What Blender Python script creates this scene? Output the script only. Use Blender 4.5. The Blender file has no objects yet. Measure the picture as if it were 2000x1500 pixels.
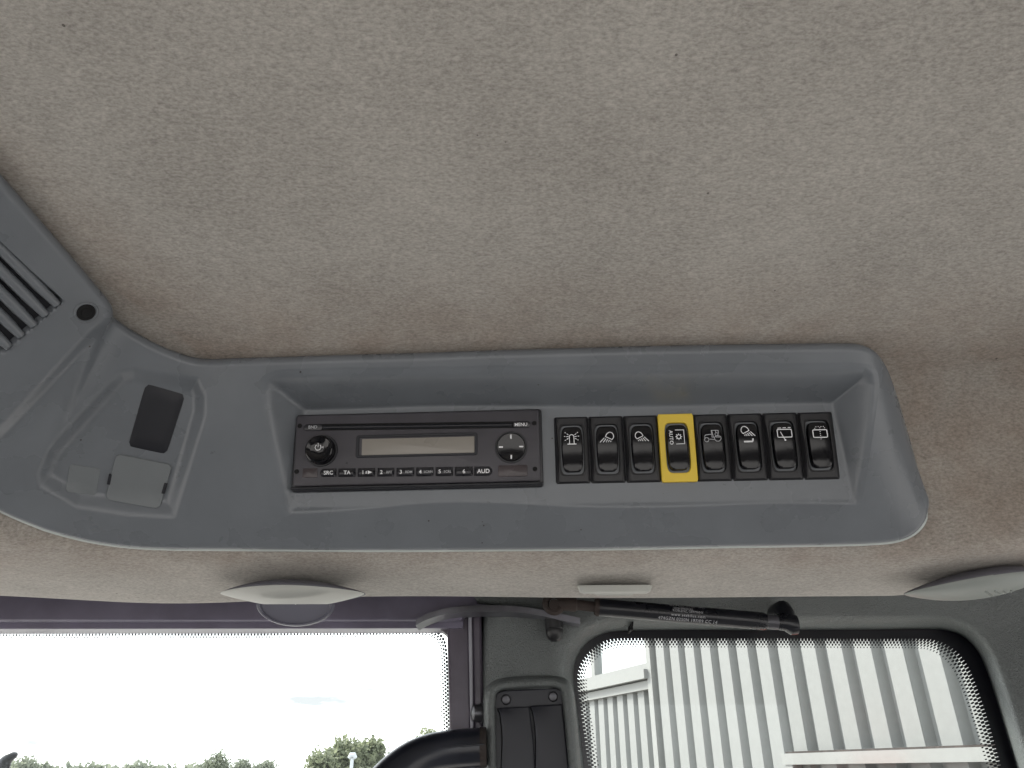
import bpy, bmesh, math, random
import numpy as np
from mathutils import Vector, Matrix
from mathutils.bvhtree import BVHTree

R = math.radians
random.seed(7)
rng = np.random.default_rng(7)
S = bpy.context.scene
COL = S.collection

# ------------------------------------------------------------------ camera
F = 1431.0                      # focal length in photo pixels (2000 wide)
PITCH = R(28.0)
CAM = Vector((0, 0, 2.6))
cd = bpy.data.cameras.new("camera"); cam = bpy.data.objects.new("camera", cd); COL.objects.link(cam)
cd.sensor_width = 36.0; cd.lens = F / 2000 * 36; cd.clip_start = 0.01; cd.clip_end = 3000
cam.location = CAM; cam.rotation_euler = (R(90) + PITCH, 0, 0)
S.camera = cam

# ------------------------------------------------------------------ sky, sun, exposure
SUN_EL, SUN_AZ = R(38), R(-58)          # azimuth from +Y, negative = left
wd = bpy.data.worlds.new("World"); S.world = wd; wd.use_nodes = True
nt = wd.node_tree; nt.nodes.clear()
out = nt.nodes.new("ShaderNodeOutputWorld"); bg = nt.nodes.new("ShaderNodeBackground")
sky = nt.nodes.new("ShaderNodeTexSky"); sky.sky_type = 'NISHITA'; sky.sun_disc = False
sky.sun_elevation = SUN_EL; sky.sun_rotation = SUN_AZ; sky.air_density = 1.0; sky.dust_density = 2.0
tc = nt.nodes.new("ShaderNodeTexCoord")
mp = nt.nodes.new("ShaderNodeMapping"); mp.inputs['Scale'].default_value = (2.2, 2.2, 7.0)
cn = nt.nodes.new("ShaderNodeTexNoise"); cn.inputs['Scale'].default_value = 1.3; cn.inputs['Detail'].default_value = 4
cr = nt.nodes.new("ShaderNodeValToRGB")
cr.color_ramp.elements[0].position = 0.36; cr.color_ramp.elements[0].color = (0.35, 0.35, 0.35, 1)
cr.color_ramp.elements[1].position = 0.50; cr.color_ramp.elements[1].color = (0.92, 0.92, 0.92, 1)
mixc = nt.nodes.new("ShaderNodeMix"); mixc.data_type = 'RGBA'
mixc.inputs['B'].default_value = (9.0, 9.1, 9.3, 1)          # thin bright cloud
nt.links.new(tc.outputs['Generated'], mp.inputs['Vector']); nt.links.new(mp.outputs[0], cn.inputs['Vector'])
nt.links.new(cn.outputs['Fac'], cr.inputs['Fac']); nt.links.new(cr.outputs['Color'], mixc.inputs['Factor'])
nt.links.new(sky.outputs['Color'], mixc.inputs['A']); nt.links.new(mixc.outputs['Result'], bg.inputs['Color'])
mp2 = nt.nodes.new("ShaderNodeMapping"); mp2.inputs['Scale'].default_value = (1.6, 1.6, 9.0); mp2.inputs['Location'].default_value = (.35, .1, .0)
c2 = nt.nodes.new("ShaderNodeTexNoise"); c2.inputs['Scale'].default_value = 2.0; c2.inputs['Detail'].default_value = 6; c2.inputs['Roughness'].default_value = .62
r2 = nt.nodes.new("ShaderNodeValToRGB"); r2.color_ramp.elements[0].position = .34; r2.color_ramp.elements[0].color = (0, 0, 0, 1); r2.color_ramp.elements[1].position = .70; r2.color_ramp.elements[1].color = (1, 1, 1, 1)
mix2 = nt.nodes.new("ShaderNodeMix"); mix2.data_type = 'RGBA'; mix2.inputs['B'].default_value = (1.78, 1.84, 1.90, 1)
nt.links.new(tc.outputs['Generated'], mp2.inputs['Vector']); nt.links.new(mp2.outputs[0], c2.inputs['Vector']); nt.links.new(c2.outputs['Fac'], r2.inputs['Fac'])
nt.links.new(r2.outputs['Color'], mix2.inputs['Factor']); nt.links.new(mixc.outputs['Result'], mix2.inputs['A']); nt.links.new(mix2.outputs['Result'], bg.inputs['Color'])
bg.inputs['Strength'].default_value = 0.10
nt.links.new(bg.outputs[0], out.inputs['Surface'])
sd = bpy.data.lights.new("sun", 'SUN'); sd.energy = 1.5; sd.angle = R(12); sd.color = (1.0, 0.95, 0.88)
sun = bpy.data.objects.new("sun", sd); COL.objects.link(sun)
sdir = Vector((math.sin(SUN_AZ) * math.cos(SUN_EL), math.cos(SUN_AZ) * math.cos(SUN_EL), math.sin(SUN_EL)))
sun.rotation_euler = sdir.to_track_quat('Z', 'Y').to_euler(); sun.location = (0, 0, 30)

S.view_settings.view_transform = 'Standard'; S.view_settings.look = 'None'
S.view_settings.gamma = 1.0; S.view_settings.exposure = 2.48
S.view_settings.use_curve_mapping = False
S.cycles.use_denoising = True
S.cycles.max_bounces = 8; S.cycles.diffuse_bounces = 5; S.cycles.transparent_max_bounces = 12
S.cycles.sample_clamp_indirect = 6

# ------------------------------------------------------------------ pixel helpers (photo pixels, 2000 x 1500)
RT = Vector((1, 0, 0)); FW = Vector((0, math.cos(PITCH), math.sin(PITCH))); UPV = Vector((0, -math.sin(PITCH), math.cos(PITCH)))
def ray(px, py):
    return RT * ((px - 1000) / F) + UPV * ((750 - py) / F) + FW
BACK = 0.0                              # how far the window wall stands behind the console line
def onY(px, py, y):                     # a point at distance y in front of the camera
    d = ray(px, py); return CAM + d * ((y + (BACK if y < 1 else 0)) / d.y)
def proj(p):
    q = p - CAM; d = q.dot(FW)
    return 1000 + F * q.dot(RT) / d, 750 - F * q.dot(UPV) / d

# ------------------------------------------------------------------ materials
MATS = {}
def nodes_of(name):
    m = bpy.data.materials.new(name); m.use_nodes = True
    n = m.node_tree; b = n.nodes['Principled BSDF']
    return m, n, b
def plastic(name, col, rough=0.45, bump=0.0, bscale=900, mott=0.06, spec=0.5, metal=0.0, dust=0.0, coat=0.0, grain=False, specks=False):
    m, n, b = nodes_of(name)
    t = n.nodes.new("ShaderNodeTexCoord")
    nz = n.nodes.new("ShaderNodeTexNoise"); nz.inputs['Scale'].default_value = 22; nz.inputs['Detail'].default_value = 6
    n.links.new(t.outputs['Object'], nz.inputs['Vector'])
    rp = n.nodes.new("ShaderNodeValToRGB")
    lo = [max(0, c * (1 - mott)) for c in col]; hi = [c * (1 + mott) + dust for c in col]
    rp.color_ramp.elements[0].position = .35; rp.color_ramp.elements[0].color = (*lo, 1)
    rp.color_ramp.elements[1].position = .68; rp.color_ramp.elements[1].color = (*hi, 1)
    n.links.new(nz.outputs['Fac'], rp.inputs['Fac']); n.links.new(rp.outputs['Color'], b.inputs['Base Color'])
    if specks:                                   # grit caught in the corners and on the faces
        v = n.nodes.new("ShaderNodeTexVoronoi"); v.inputs['Scale'].default_value = 95; n.links.new(t.outputs['Object'], v.inputs['Vector'])
        vs = n.nodes.new("ShaderNodeSeparateColor"); n.links.new(v.outputs['Color'], vs.inputs[0])
        k1 = n.nodes.new("ShaderNodeMath"); k1.operation = 'MULTIPLY'; n.links.new(vs.outputs[1], k1.inputs[0]); k1.inputs[1].default_value = .075
        k2 = n.nodes.new("ShaderNodeMath"); k2.operation = 'LESS_THAN'; n.links.new(v.outputs['Distance'], k2.inputs[0]); n.links.new(k1.outputs[0], k2.inputs[1])
        k3 = n.nodes.new("ShaderNodeMath"); k3.operation = 'GREATER_THAN'; n.links.new(vs.outputs[0], k3.inputs[0]); k3.inputs[1].default_value = .82
        k4 = n.nodes.new("ShaderNodeMath"); k4.operation = 'MULTIPLY'; n.links.new(k2.outputs[0], k4.inputs[0]); n.links.new(k3.outputs[0], k4.inputs[1])
        mx_ = n.nodes.new("ShaderNodeMix"); mx_.data_type = 'RGBA'; n.links.new(k4.outputs[0], mx_.inputs['Factor']); n.links.new(rp.outputs['Color'], mx_.inputs['A']); mx_.inputs['B'].default_value = (.03, .026, .024, 1)
        n.links.new(mx_.outputs['Result'], b.inputs['Base Color'])
    mr = n.nodes.new("ShaderNodeMapRange"); mr.inputs['To Min'].default_value = max(.02, rough - .06); mr.inputs['To Max'].default_value = rough + .08
    n.links.new(nz.outputs['Fac'], mr.inputs['Value']); n.links.new(mr.outputs[0], b.inputs['Roughness'])
    b.inputs['Specular IOR Level'].default_value = spec; b.inputs['Metallic'].default_value = metal
    b.inputs['Coat Weight'].default_value = coat; b.inputs['Coat Roughness'].default_value = 0.05
    if bump > 0:
        if grain:
            bn = n.nodes.new("ShaderNodeTexVoronoi"); bn.feature = 'SMOOTH_F1'; bn.inputs['Scale'].default_value = bscale
            wn = n.nodes.new("ShaderNodeTexNoise"); wn.inputs['Scale'].default_value = bscale * .35
            mx = n.nodes.new("ShaderNodeMix"); mx.data_type = 'VECTOR'; mx.inputs['Factor'].default_value = .012
            n.links.new(t.outputs['Object'], wn.inputs['Vector'])
            n.links.new(t.outputs['Object'], mx.inputs[4]); n.links.new(wn.outputs['Color'], mx.inputs[5])
            n.links.new(mx.outputs[1], bn.inputs['Vector']); src = bn.outputs['Distance']
        else:
            bn = n.nodes.new("ShaderNodeTexNoise"); bn.inputs['Scale'].default_value = bscale; bn.inputs['Detail'].default_value = 2
            n.links.new(t.outputs['Object'], bn.inputs['Vector']); src = bn.outputs['Fac']
        bp = n.nodes.new("ShaderNodeBump"); bp.inputs['Strength'].default_value = bump; bp.inputs['Distance'].default_value = 0.0006 if not grain else 0.0012
        n.links.new(src, bp.inputs['Height']); n.links.new(bp.outputs[0], b.inputs['Normal'])
    MATS[name] = m; return m

plastic('console_grey', (.168, .183, .202), .27, .12, 1400, .055, .5, specks=True)
plastic('cab_dark', (.13, .128, .125), .7, .2, 200, .2)
plastic('edge_highlight', (.50, .54, .53), .22, 0, mott=.04)  # far paler than the console: the rim's highlight is in this colour
plastic('console_lid', (.178, .194, .205), .5, .12, 1600, .04)
plastic('trim_grain', (.125, .138, .138), .40, .8, 620, .07, .5, grain=True)
plastic('trim_plain', (.12, .135, .13), .48, .10, 900, .05)
plastic('blank_black', (.013, .014, .02), .5, .05, 1200)
plastic('radio_face', (.060, .057, .068), .40, .12, 2200, .12, .5, dust=.004)
plastic('radio_trim', (.016, .017, .022), .3, 0, mott=.1)
plastic('black_gloss', (.006, .006, .008), .12, 0, mott=.1, spec=.55)
plastic('button_black', (.02, .02, .025), .25, 0, mott=.1)
plastic('black_hole', (.002, .002, .003), .8, 0)
plastic('lcd', (.30, .28, .25), .28, 0, mott=.05)
plastic('ir_window', (.06, .048, .052), .25, 0, mott=.1)
plastic('bezel_black', (.016, .016, .019), .42, .08, 1800, .1, dust=.003)
plastic('bezel_yellow', (.84, .60, .055), .42, .05, 1500, .05)
plastic('rocker_black', (.006, .006, .008), .14, 0, mott=.15, spec=.5)
plastic('print_white', (.93, .94, .97), .5, 0, mott=.03)
plastic('print_grey', (.50, .51, .54), .5, 0, mott=.03)
plastic('frame_flare_veil', (.15, .138, .19), .3, .12, 300, .15, .5)  # dark frame lightened to violet: lens flare veil put into the colour
plastic('post_paint', (.085, .072, .095), .32, .35, 120, .2, .5)
plastic('frame_edge', (.30, .30, .34), .35, 0, mott=.1)
plastic('vent_pale', (.50, .51, .48), .5, .05, 900, .05)
plastic('vent_grey', (.27, .295, .28), .45, .05, 900, .05)
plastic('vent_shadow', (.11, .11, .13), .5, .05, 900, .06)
plastic('flap_grey', (.10, .10, .135), .3, 0, mott=.06)
plastic('strut_black', (.012, .013, .018), .28, .05, 600, .15)
plastic('steel_worn', (.14, .14, .16), .35, .25, 160, .45, .5, .35)
plastic('rust', (.032, .023, .020), .75, .6, 350, .45)
plastic('rubber', (.012, .012, .014), .4, .05, 500, .1)
plastic('grab_black', (.012, .014, .022), .3, .10, 500, .2)
plastic('louvre_panel', (.022, .023, .03), .45, .1, 1500, .08)
plastic('louvre_dark', (.018, .019, .026), .5, .1, 1500, .08)
plastic('screw_steel', (.10, .10, .11), .35, 0, mott=.3, metal=.7)
plastic('frit_black', (.006, .006, .010), .3, 0)
plastic('wall_white', (.185, .19, .185), .45, .04, 30, .03)
plastic('wall_trim', (.205, .209, .202), .45, .03, 30, .03)
plastic('mirror_pane', (.92, .95, .95), .04, 0, mott=.01, metal=1.0)
plastic('red_thing', (.40, .07, .045), .5, 0)
plastic('bark', (.09, .07, .05), .9, .5, 12, .3)
plastic('pole_grey', (.42, .45, .47), .5, 0)

def ground_mat():
    m, n, b = nodes_of('ground'); t = n.nodes.new("ShaderNodeTexCoord")
    a = n.nodes.new("ShaderNodeTexNoise"); a.inputs['Scale'].default_value = .4; a.inputs['Detail'].default_value = 8
    n.links.new(t.outputs['Object'], a.inputs['Vector'])
    r = n.nodes.new("ShaderNodeValToRGB"); r.color_ramp.elements[0].color = (.25, .24, .225, 1); r.color_ramp.elements[1].color = (.40, .385, .365, 1)
    n.links.new(a.outputs['Fac'], r.inputs['Fac']); n.links.new(r.outputs['Color'], b.inputs['Base Color']); b.inputs['Roughness'].default_value = .9
    MATS['ground'] = m
ground_mat()

def leaf_mat(name, c0, c1):
    m, n, b = nodes_of(name); oi = n.nodes.new("ShaderNodeNewGeometry")
    r = n.nodes.new("ShaderNodeValToRGB"); r.color_ramp.elements[0].color = (*c0, 1); r.color_ramp.elements[1].color = (*c1, 1)
    n.links.new(oi.outputs['Random Per Island'], r.inputs['Fac'])
    n.links.new(r.outputs['Color'], b.inputs['Base Color']); b.inputs['Roughness'].default_value = .7
    tr = n.nodes.new("ShaderNodeBsdfTranslucent"); n.links.new(r.outputs['Color'], tr.inputs['Color'])
    mx = n.nodes.new("ShaderNodeMixShader"); mx.inputs[0].default_value = .45
    o = n.nodes['Material Output']
    n.links.new(b.outputs[0], mx.inputs[1]); n.links.new(tr.outputs[0], mx.inputs[2]); n.links.new(mx.outputs[0], o.inputs['Surface'])
    MATS[name] = m
leaf_mat('leaf_near', (.10, .12, .07), (.22, .24, .15))  # both leaf greens lightened to carry haze and flare veil in the colour
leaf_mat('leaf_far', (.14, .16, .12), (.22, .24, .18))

def fabric_mat():
    m, n, b = nodes_of('headliner_felt'); L = n.links
    t = n.nodes.new("ShaderNodeTexCoord")
    def noise(scale, detail, sc=(1, 1, 1), rough=.55):
        mpn = n.nodes.new("ShaderNodeMapping"); mpn.inputs['Scale'].default_value = sc
        L.new(t.outputs['Object'], mpn.inputs['Vector'])
        q = n.nodes.new("ShaderNodeTexNoise"); q.inputs['Scale'].default_value = scale; q.inputs['Detail'].default_value = detail; q.inputs['Roughness'].default_value = rough
        L.new(mpn.outputs[0], q.inputs['Vector']); return q.outputs['Fac']
    fine = noise(620, 4, (.55, 1, 1), .7); mid = noise(150, 5, (.6, 1, 1), .65); big = noise(9, 4)
    def math_(op, a, bb):
        q = n.nodes.new("ShaderNodeMath"); q.operation = op
        for i, v in enumerate((a, bb)):
            if isinstance(v, (int, float)): q.inputs[i].default_value = v
            else: L.new(v, q.inputs[i])
        return q.outputs[0]
    comb = math_('ADD', math_('MULTIPLY', fine, .66), math_('ADD', math_('MULTIPLY', mid, .17), math_('MULTIPLY', big, .22)))
    r = n.nodes.new("ShaderNodeValToRGB"); e = r.color_ramp.elements
    e[0].position = .33; e[0].color = (.225, .211, .192, 1); e[1].position = .67; e[1].color = (.53, .506, .468, 1)
    L.new(comb, r.inputs['Fac'])
    # hand grime round the console: brown-red, patchy
    at = n.nodes.new("ShaderNodeAttribute"); at.attribute_name = 'grime'
    pat = noise(26, 5)
    g = math_('MULTIPLY', at.outputs['Fac'], math_('ADD', math_('MULTIPLY', pat, 1.3), -.1))
    gm = n.nodes.new("ShaderNodeMath"); gm.operation = 'MULTIPLY'; gm.use_clamp = True; L.new(g, gm.inputs[0]); gm.inputs[1].default_value = 1.0
    mg = n.nodes.new("ShaderNodeMix"); mg.data_type = 'RGBA'; mg.blend_type = 'MULTIPLY'
    L.new(gm.outputs[0], mg.inputs['Factor']); L.new(r.outputs['Color'], mg.inputs['A']); mg.inputs['B'].default_value = (.72, .62, .56, 1)
    # fly specks
    v = n.nodes.new("ShaderNodeTexVoronoi"); v.inputs['Scale'].default_value = 60; L.new(t.outputs['Object'], v.inputs['Vector'])
    vs = n.nodes.new("ShaderNodeSeparateColor"); L.new(v.outputs['Color'], vs.inputs[0])
    dot = math_('LESS_THAN', v.outputs['Distance'], math_('MULTIPLY', vs.outputs[1], .06)); sel = math_('GREATER_THAN', vs.outputs[0], .72)
    sp = math_('MULTIPLY', math_('MULTIPLY', dot, sel), .7)
    ms = n.nodes.new("ShaderNodeMix"); ms.data_type = 'RGBA'; L.new(sp, ms.inputs['Factor']); L.new(mg.outputs['Result'], ms.inputs['A']); ms.inputs['B'].default_value = (.04, .032, .028, 1)
    L.new(ms.outputs['Result'], b.inputs['Base Color'])
    b.inputs['Roughness'].default_value = .95; b.inputs['Specular IOR Level'].default_value = .15
    b.inputs['Sheen Weight'].default_value = .15; b.inputs['Sheen Roughness'].default_value = .6
    bp = n.nodes.new("ShaderNodeBump"); bp.inputs['Strength'].default_value = .55; bp.inputs['Distance'].default_value = .0012
    L.new(math_('ADD', fine, math_('MULTIPLY', mid, 1.2)), bp.inputs['Height']); L.new(bp.outputs[0], b.inputs['Normal'])
    MATS['headliner_felt'] = m
fabric_mat()

def glass_mat():
    m = bpy.data.materials.new('window_glass'); m.use_nodes = True; n = m.node_tree; n.nodes.clear()
    o = n.nodes.new("ShaderNodeOutputMaterial"); t = n.nodes.new("ShaderNodeBsdfTransparent"); t.inputs[0].default_value = (.95, .97, .962, 1)
    g = n.nodes.new("ShaderNodeBsdfGlossy"); g.inputs['Roughness'].default_value = .02; g.inputs['Color'].default_value = (.9, .95, .93, 1)
    x = n.nodes.new("ShaderNodeMixShader"); x.inputs[0].default_value = .007
    n.links.new(t.outputs[0], x.inputs[1]); n.links.new(g.outputs[0], x.inputs[2]); n.links.new(x.outputs[0], o.inputs[0])
    MATS['window_glass'] = m
    # printed halftone edge: u counts dots along the edge, v counts rows from the black band inwards
    m = bpy.data.materials.new('frit_dots'); m.use_nodes = True; n = m.node_tree; L = n.links
    b = n.nodes['Principled BSDF']; b.inputs['Base Color'].default_value = (.006, .006, .010, 1); b.inputs['Roughness'].default_value = .3
    def M(op, a, bb=0.0):
        q = n.nodes.new("ShaderNodeMath"); q.operation = op
        for i, v in enumerate((a, bb)):
            if isinstance(v, (int, float)): q.inputs[i].default_value = v
            else: L.new(v, q.inputs[i])
        return q.outputs[0]
    uv = n.nodes.new("ShaderNodeUVMap"); s = n.nodes.new("ShaderNodeSeparateXYZ"); L.new(uv.outputs[0], s.inputs[0])
    rows = 2.0
    V = M('MULTIPLY', s.outputs['Y'], rows * 2); row = M('FLOOR', V)
    U = M('ADD', s.outputs['X'], M('MULTIPLY', M('MODULO', row, 2.0), .5))
    du = M('SUBTRACT', M('FRACT', U), .5); dv = M('MULTIPLY', M('SUBTRACT', M('FRACT', V), .5), .5)
    # two staggered lattices: also test the neighbouring row
    dist1 = M('SQRT', M('ADD', M('POWER', M('ABSOLUTE', du), 2.0), M('POWER', M('ABSOLUTE', dv), 2.0)))
    rad = M('SUBTRACT', .46, M('MULTIPLY', s.outputs['Y'], .34))
    fac = M('LESS_THAN', dist1, rad)
    tr = n.nodes.new("ShaderNodeBsdfTransparent"); x = n.nodes.new("ShaderNodeMixShader")
    L.new(fac, x.inputs[0]); L.new(tr.outputs[0], x.inputs[1]); L.new(b.outputs[0], x.inputs[2]); L.new(x.outputs[0], n.nodes['Material Output'].inputs['Surface'])
    MATS['frit_dots'] = m
glass_mat()

# ------------------------------------------------------------------ object helpers
def tag(o, label=None, cat=None, group=None, kind=None):
    if label: o['label'] = label
    if cat: o['category'] = cat
    if group: o['group'] = group
    if kind: o['kind'] = kind
    return o
def empty(name, loc, label, cat, group=None, mat4=None):
    o = bpy.data.objects.new(name, None); COL.objects.link(o); o.empty_display_size = .02
    o.matrix_world = mat4 if mat4 is not None else Matrix.Translation(loc)
    return tag(o, label, cat, group)
def obj(name, vf, mat, parent=None, smooth=35, local=False, uv=None):
    """vf = (verts, faces) or an existing mesh; local: verts are in the parent's frame"""
    if isinstance(vf, bpy.types.Mesh): me = vf
    else:
        v, f = vf
        me = bpy.data.meshes.new(name); me.from_pydata([tuple(p) for p in v], [], [tuple(q) for q in f])
        bm = bmesh.new(); bm.from_mesh(me); bmesh.ops.recalc_face_normals(bm, faces=bm.faces); bm.to_mesh(me); bm.free()
        if uv is not None:
            lay = me.uv_layers.new(name='UVMap')
            for lp in me.loops: lay.data[lp.index].uv = uv[lp.vertex_index]
        if smooth:
            me.shade_smooth(); me.set_sharp_from_angle(angle=R(smooth))
        me.materials.append(MATS[mat])
    o = bpy.data.objects.new(name, me); COL.objects.link(o)
    if parent is not None:
        o.parent = parent
        if not local:
            w = parent.matrix_basis if parent.parent is None else parent.parent.matrix_basis @ parent.matrix_parent_inverse @ parent.matrix_basis
            o.matrix_parent_inverse = w.inverted()
    return o
def join(*parts):
    V, Fc = [], []
    for v, f in parts:
        k = len(V); V += list(v); Fc += [tuple(i + k for i in q) for q in f]
    return V, Fc
def cr_spline(pts, n, closed=False):
    """centripetal-ish Catmull-Rom through pts, n samples per whole curve (uniform per segment)"""
    P = [np.array(p, float) for p in pts]; m = len(P); outp = []
    segs = m - 1
    for k in range(n):
        s = k / (n - 1) * segs; i = min(int(s), segs - 1); t = s - i
        p1, p2 = P[i], P[i + 1]; p0 = P[i - 1] if i > 0 else 2 * p1 - p2; p3 = P[i + 2] if i + 2 < m else 2 * p2 - p1
        outp.append(.5 * ((2 * p1) + (-p0 + p2) * t + (2 * p0 - 5 * p1 + 4 * p2 - p3) * t * t + (-p0 + 3 * p1 - 3 * p2 + p3) * t ** 3))
    return outp
def loft(rows, close_u=False, cap0=False, cap1=False):
    n = len(rows[0]); V = [p for r in rows for p in r]; Fc = []
    for j in range(len(rows) - 1):
        for i in range(n if close_u else n - 1):
            a = j * n + i; b = j * n + (i + 1) % n
            Fc.append((a, b, b + n, a + n))
    if cap0: Fc.append(tuple(range(n))[::-1])
    if cap1: Fc.append(tuple(range((len(rows) - 1) * n, len(rows) * n)))
    return V, Fc
def sup(a, b, p, n, cx=0, cy=0):
    """superellipse outline, near-rounded rectangle for large p"""
    o = []
    for k in range(n):
        t = 2 * math.pi * (k + .5) / n; dx, dy = a * math.cos(t), b * math.sin(t)
        l = math.hypot(dx, dy); c, s = dx / l, dy / l
        r = (abs(c / a) ** p + abs(s / b) ** p) ** (-1 / p); o.append((cx + r * c, cy + r * s))
    return o
def rrect(w, h, r, seg=6):
    o = []
    for cx, cy, a0 in ((w / 2 - r, h / 2 - r, 0), (-w / 2 + r, h / 2 - r, 90), (-w / 2 + r, -h / 2 + r, 180), (w / 2 - r, -h / 2 + r, 270)):
        for k in range(seg + 1):
            a = R(a0 + 90 * k / seg); o.append((cx + r * math.cos(a), cy + r * math.sin(a)))
    return o
def rbox(u, v, w, h, r, n0, n1, bev=.0004, seg=6):
    """rounded-rectangle slab standing on n0, bevelled top at n1 (panel coordinates)"""
    o0 = rrect(w, h, r, seg); o1 = rrect(w - 2 * bev, h - 2 * bev, max(r - bev, .00005), seg); o2 = rrect(w - .6 * bev, h - .6 * bev, max(r - .3 * bev, .00005), seg)
    rows = [[(u + x, v + y, n0) for x, y in o0], [(u + x, v + y, n1 - bev) for x, y in o0], [(u + x, v + y, n1 - .3 * bev) for x, y in o2], [(u + x, v + y, n1) for x, y in o1]]
    return loft(rows, True, True, True)
def frame(u, v, w, h, r, wi, hi, ri, n0, n1, nin, bev=.0005, seg=6, cap=True):
    """rounded frame: outer slab n0..n1 with an opening going down to nin (floor capped there)"""
    q = lambda W, H, Rr, n: [(u + x, v + y, n) for x, y in rrect(W, H, max(Rr, .0001), seg)]
    rows = [q(w, h, r, n0), q(w, h, r, n1 - bev), q(w - 2 * bev, h - 2 * bev, r - bev, n1), q(wi + bev, hi + bev, ri + bev / 2, n1), q(wi, hi, ri, n1 - bev), q(wi - .0002, hi - .0002, ri, nin)]
    return loft(rows, True, True, cap)
KS = 1.0
def lathe(u, v, prof, n=40):
    prof = [(r * KS, z * KS) for r, z in prof]
    rows = [[(u + r * math.cos(2 * math.pi * k / n), v + r * math.sin(2 * math.pi * k / n), z) for k in range(n)] for r, z in prof]
    return loft(rows, True, True, True)
def tube(pts, rad, n=12, cap=True, flat=None):
    """round bar along points; rad a number or list; flat=(vector, factor) squashes the section along a direction"""
    P = [Vector(p) for p in pts]; rows = []; rad = [r * KS for r in rad] if isinstance(rad, (list, tuple)) else rad * KS
    up = Vector((.13, .21, .97))
    for i, p in enumerate(P):
        t = (P[min(i + 1, len(P) - 1)] - P[max(i - 1, 0)]).normalized()
        a = t.cross(up).normalized(); b = t.cross(a).normalized(); r = rad[i] if isinstance(rad, (list, tuple)) else rad
        row = []
        for k in range(n):
            w = 2 * math.pi * k / n; off = a * (r * math.cos(w)) + b * (r * math.sin(w))
            if flat: off = off - flat[0] * (off.dot(flat[0]) * (1 - flat[1]))
            row.append(p + off)
        rows.append(row)
    return loft(rows, True, cap, cap)
def wbox(x0, x1, y0, y1, z0, z1):
    V = [(x, y, z) for x in (x0, x1) for y in (y0, y1) for z in (z0, z1)]
    return V, [(0, 1, 3, 2), (4, 6, 7, 5), (0, 4, 5, 1), (2, 3, 7, 6), (0, 2, 6, 4), (1, 5, 7, 3)]
def extrude(front, back):
    n = len(front); V = list(front) + list(back)
    Fc = [tuple(range(n)), tuple(range(2 * n - 1, n - 1, -1))] + [(i, i + n, (i + 1) % n + n, (i + 1) % n) for i in range(n)]
    return V, Fc
_txt = {}
def text_mesh(s, size, bold=0.0, spacing=1.0):
    """flat lettering mesh, centred; returns verts (x, y) and faces"""
    c = bpy.data.curves.new('t', 'FONT'); c.body = s; c.size = size; c.align_x = 'CENTER'; c.align_y = 'CENTER'; c.offset = bold * size; c.resolution_u = 3; c.space_character = spacing
    o = bpy.data.objects.new('t', c); COL.objects.link(o); bpy.context.view_layer.update()
    dg = bpy.context.evaluated_depsgraph_get(); me = bpy.data.meshes.new_from_object(o.evaluated_get(dg))
    v = [(p.co.x, p.co.y) for p in me.vertices]; f = [tuple(p.vertices) for p in me.polygons]
    bpy.data.objects.remove(o); bpy.data.curves.remove(c); bpy.data.meshes.remove(me)
    if v:
        x0 = min(p[0] for p in v); x1 = max(p[0] for p in v); y0 = min(p[1] for p in v); y1 = max(p[1] for p in v)
        v = [(x - (x0 + x1) / 2, y - (y0 + y1) / 2) for x, y in v]
    return v, f

# ================================================================== ground
g = 2000.0
obj_ground = obj('ground', ([(-g, -g, 0), (g, -g, 0), (g, g, 0), (-g, g, 0)], [(0, 1, 2, 3)]), 'ground', smooth=0); tag(obj_ground, kind='structure')

# ================================================================== headliner (swept felt ceiling with rolled lip)
YAW = math.tan(R(2.0))
prof = cr_spline([(-.75, .372), (-.35, .362), (0, .345), (.2, .324), (.34, .305), (.42, .2935), (.468, .285), (.506, .273), (.533, .247), (.546, .206), (.552, .173), (.563, .153), (.585, .1455), (.610, .1415), (.635, .1392), (.655, .1378), (.668, .1395), (.676, .1435), (.684, .155), (.690, .18)], 150)
XS = np.linspace(-.95, .95, 330)
def head_pt(x, y, z):
    low = min(1, max(0, (.30 - z) / .06)); inn = 1 - min(1, max(0, (y - .56) / .12))
    bend = -2.6 * max(0, -.22 - x) ** 2 * low * inn - 4.0 * max(0, x - .33) ** 2 * low
    lift = 1.5 * max(0, x - .33) ** 2 * low
    wav = .0016 * math.sin(9 * x + 1.3) * math.sin(14 * y) + .0010 * math.sin(23 * x + 5 * y)
    lipw = -.0058 * math.exp(-((x + .30) / .11) ** 2) * (1 - inn) - .001 * math.sin(13 * x) * (1 - inn) if y > .5 else 0
    return CAM + Vector((x, y - x * YAW * inn + bend, z + lift + wav * inn + lipw))
HV = [head_pt(x, p[0], p[1]) for p in prof for x in XS]
nX = len(XS)
HF = [(j * nX + i, j * nX + i + 1, (j + 1) * nX + i + 1, (j + 1) * nX + i) for j in range(len(prof) - 1) for i in range(nX - 1)]
headliner = obj('headliner', (HV, HF), 'headliner_felt'); tag(headliner, kind='structure')
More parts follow.
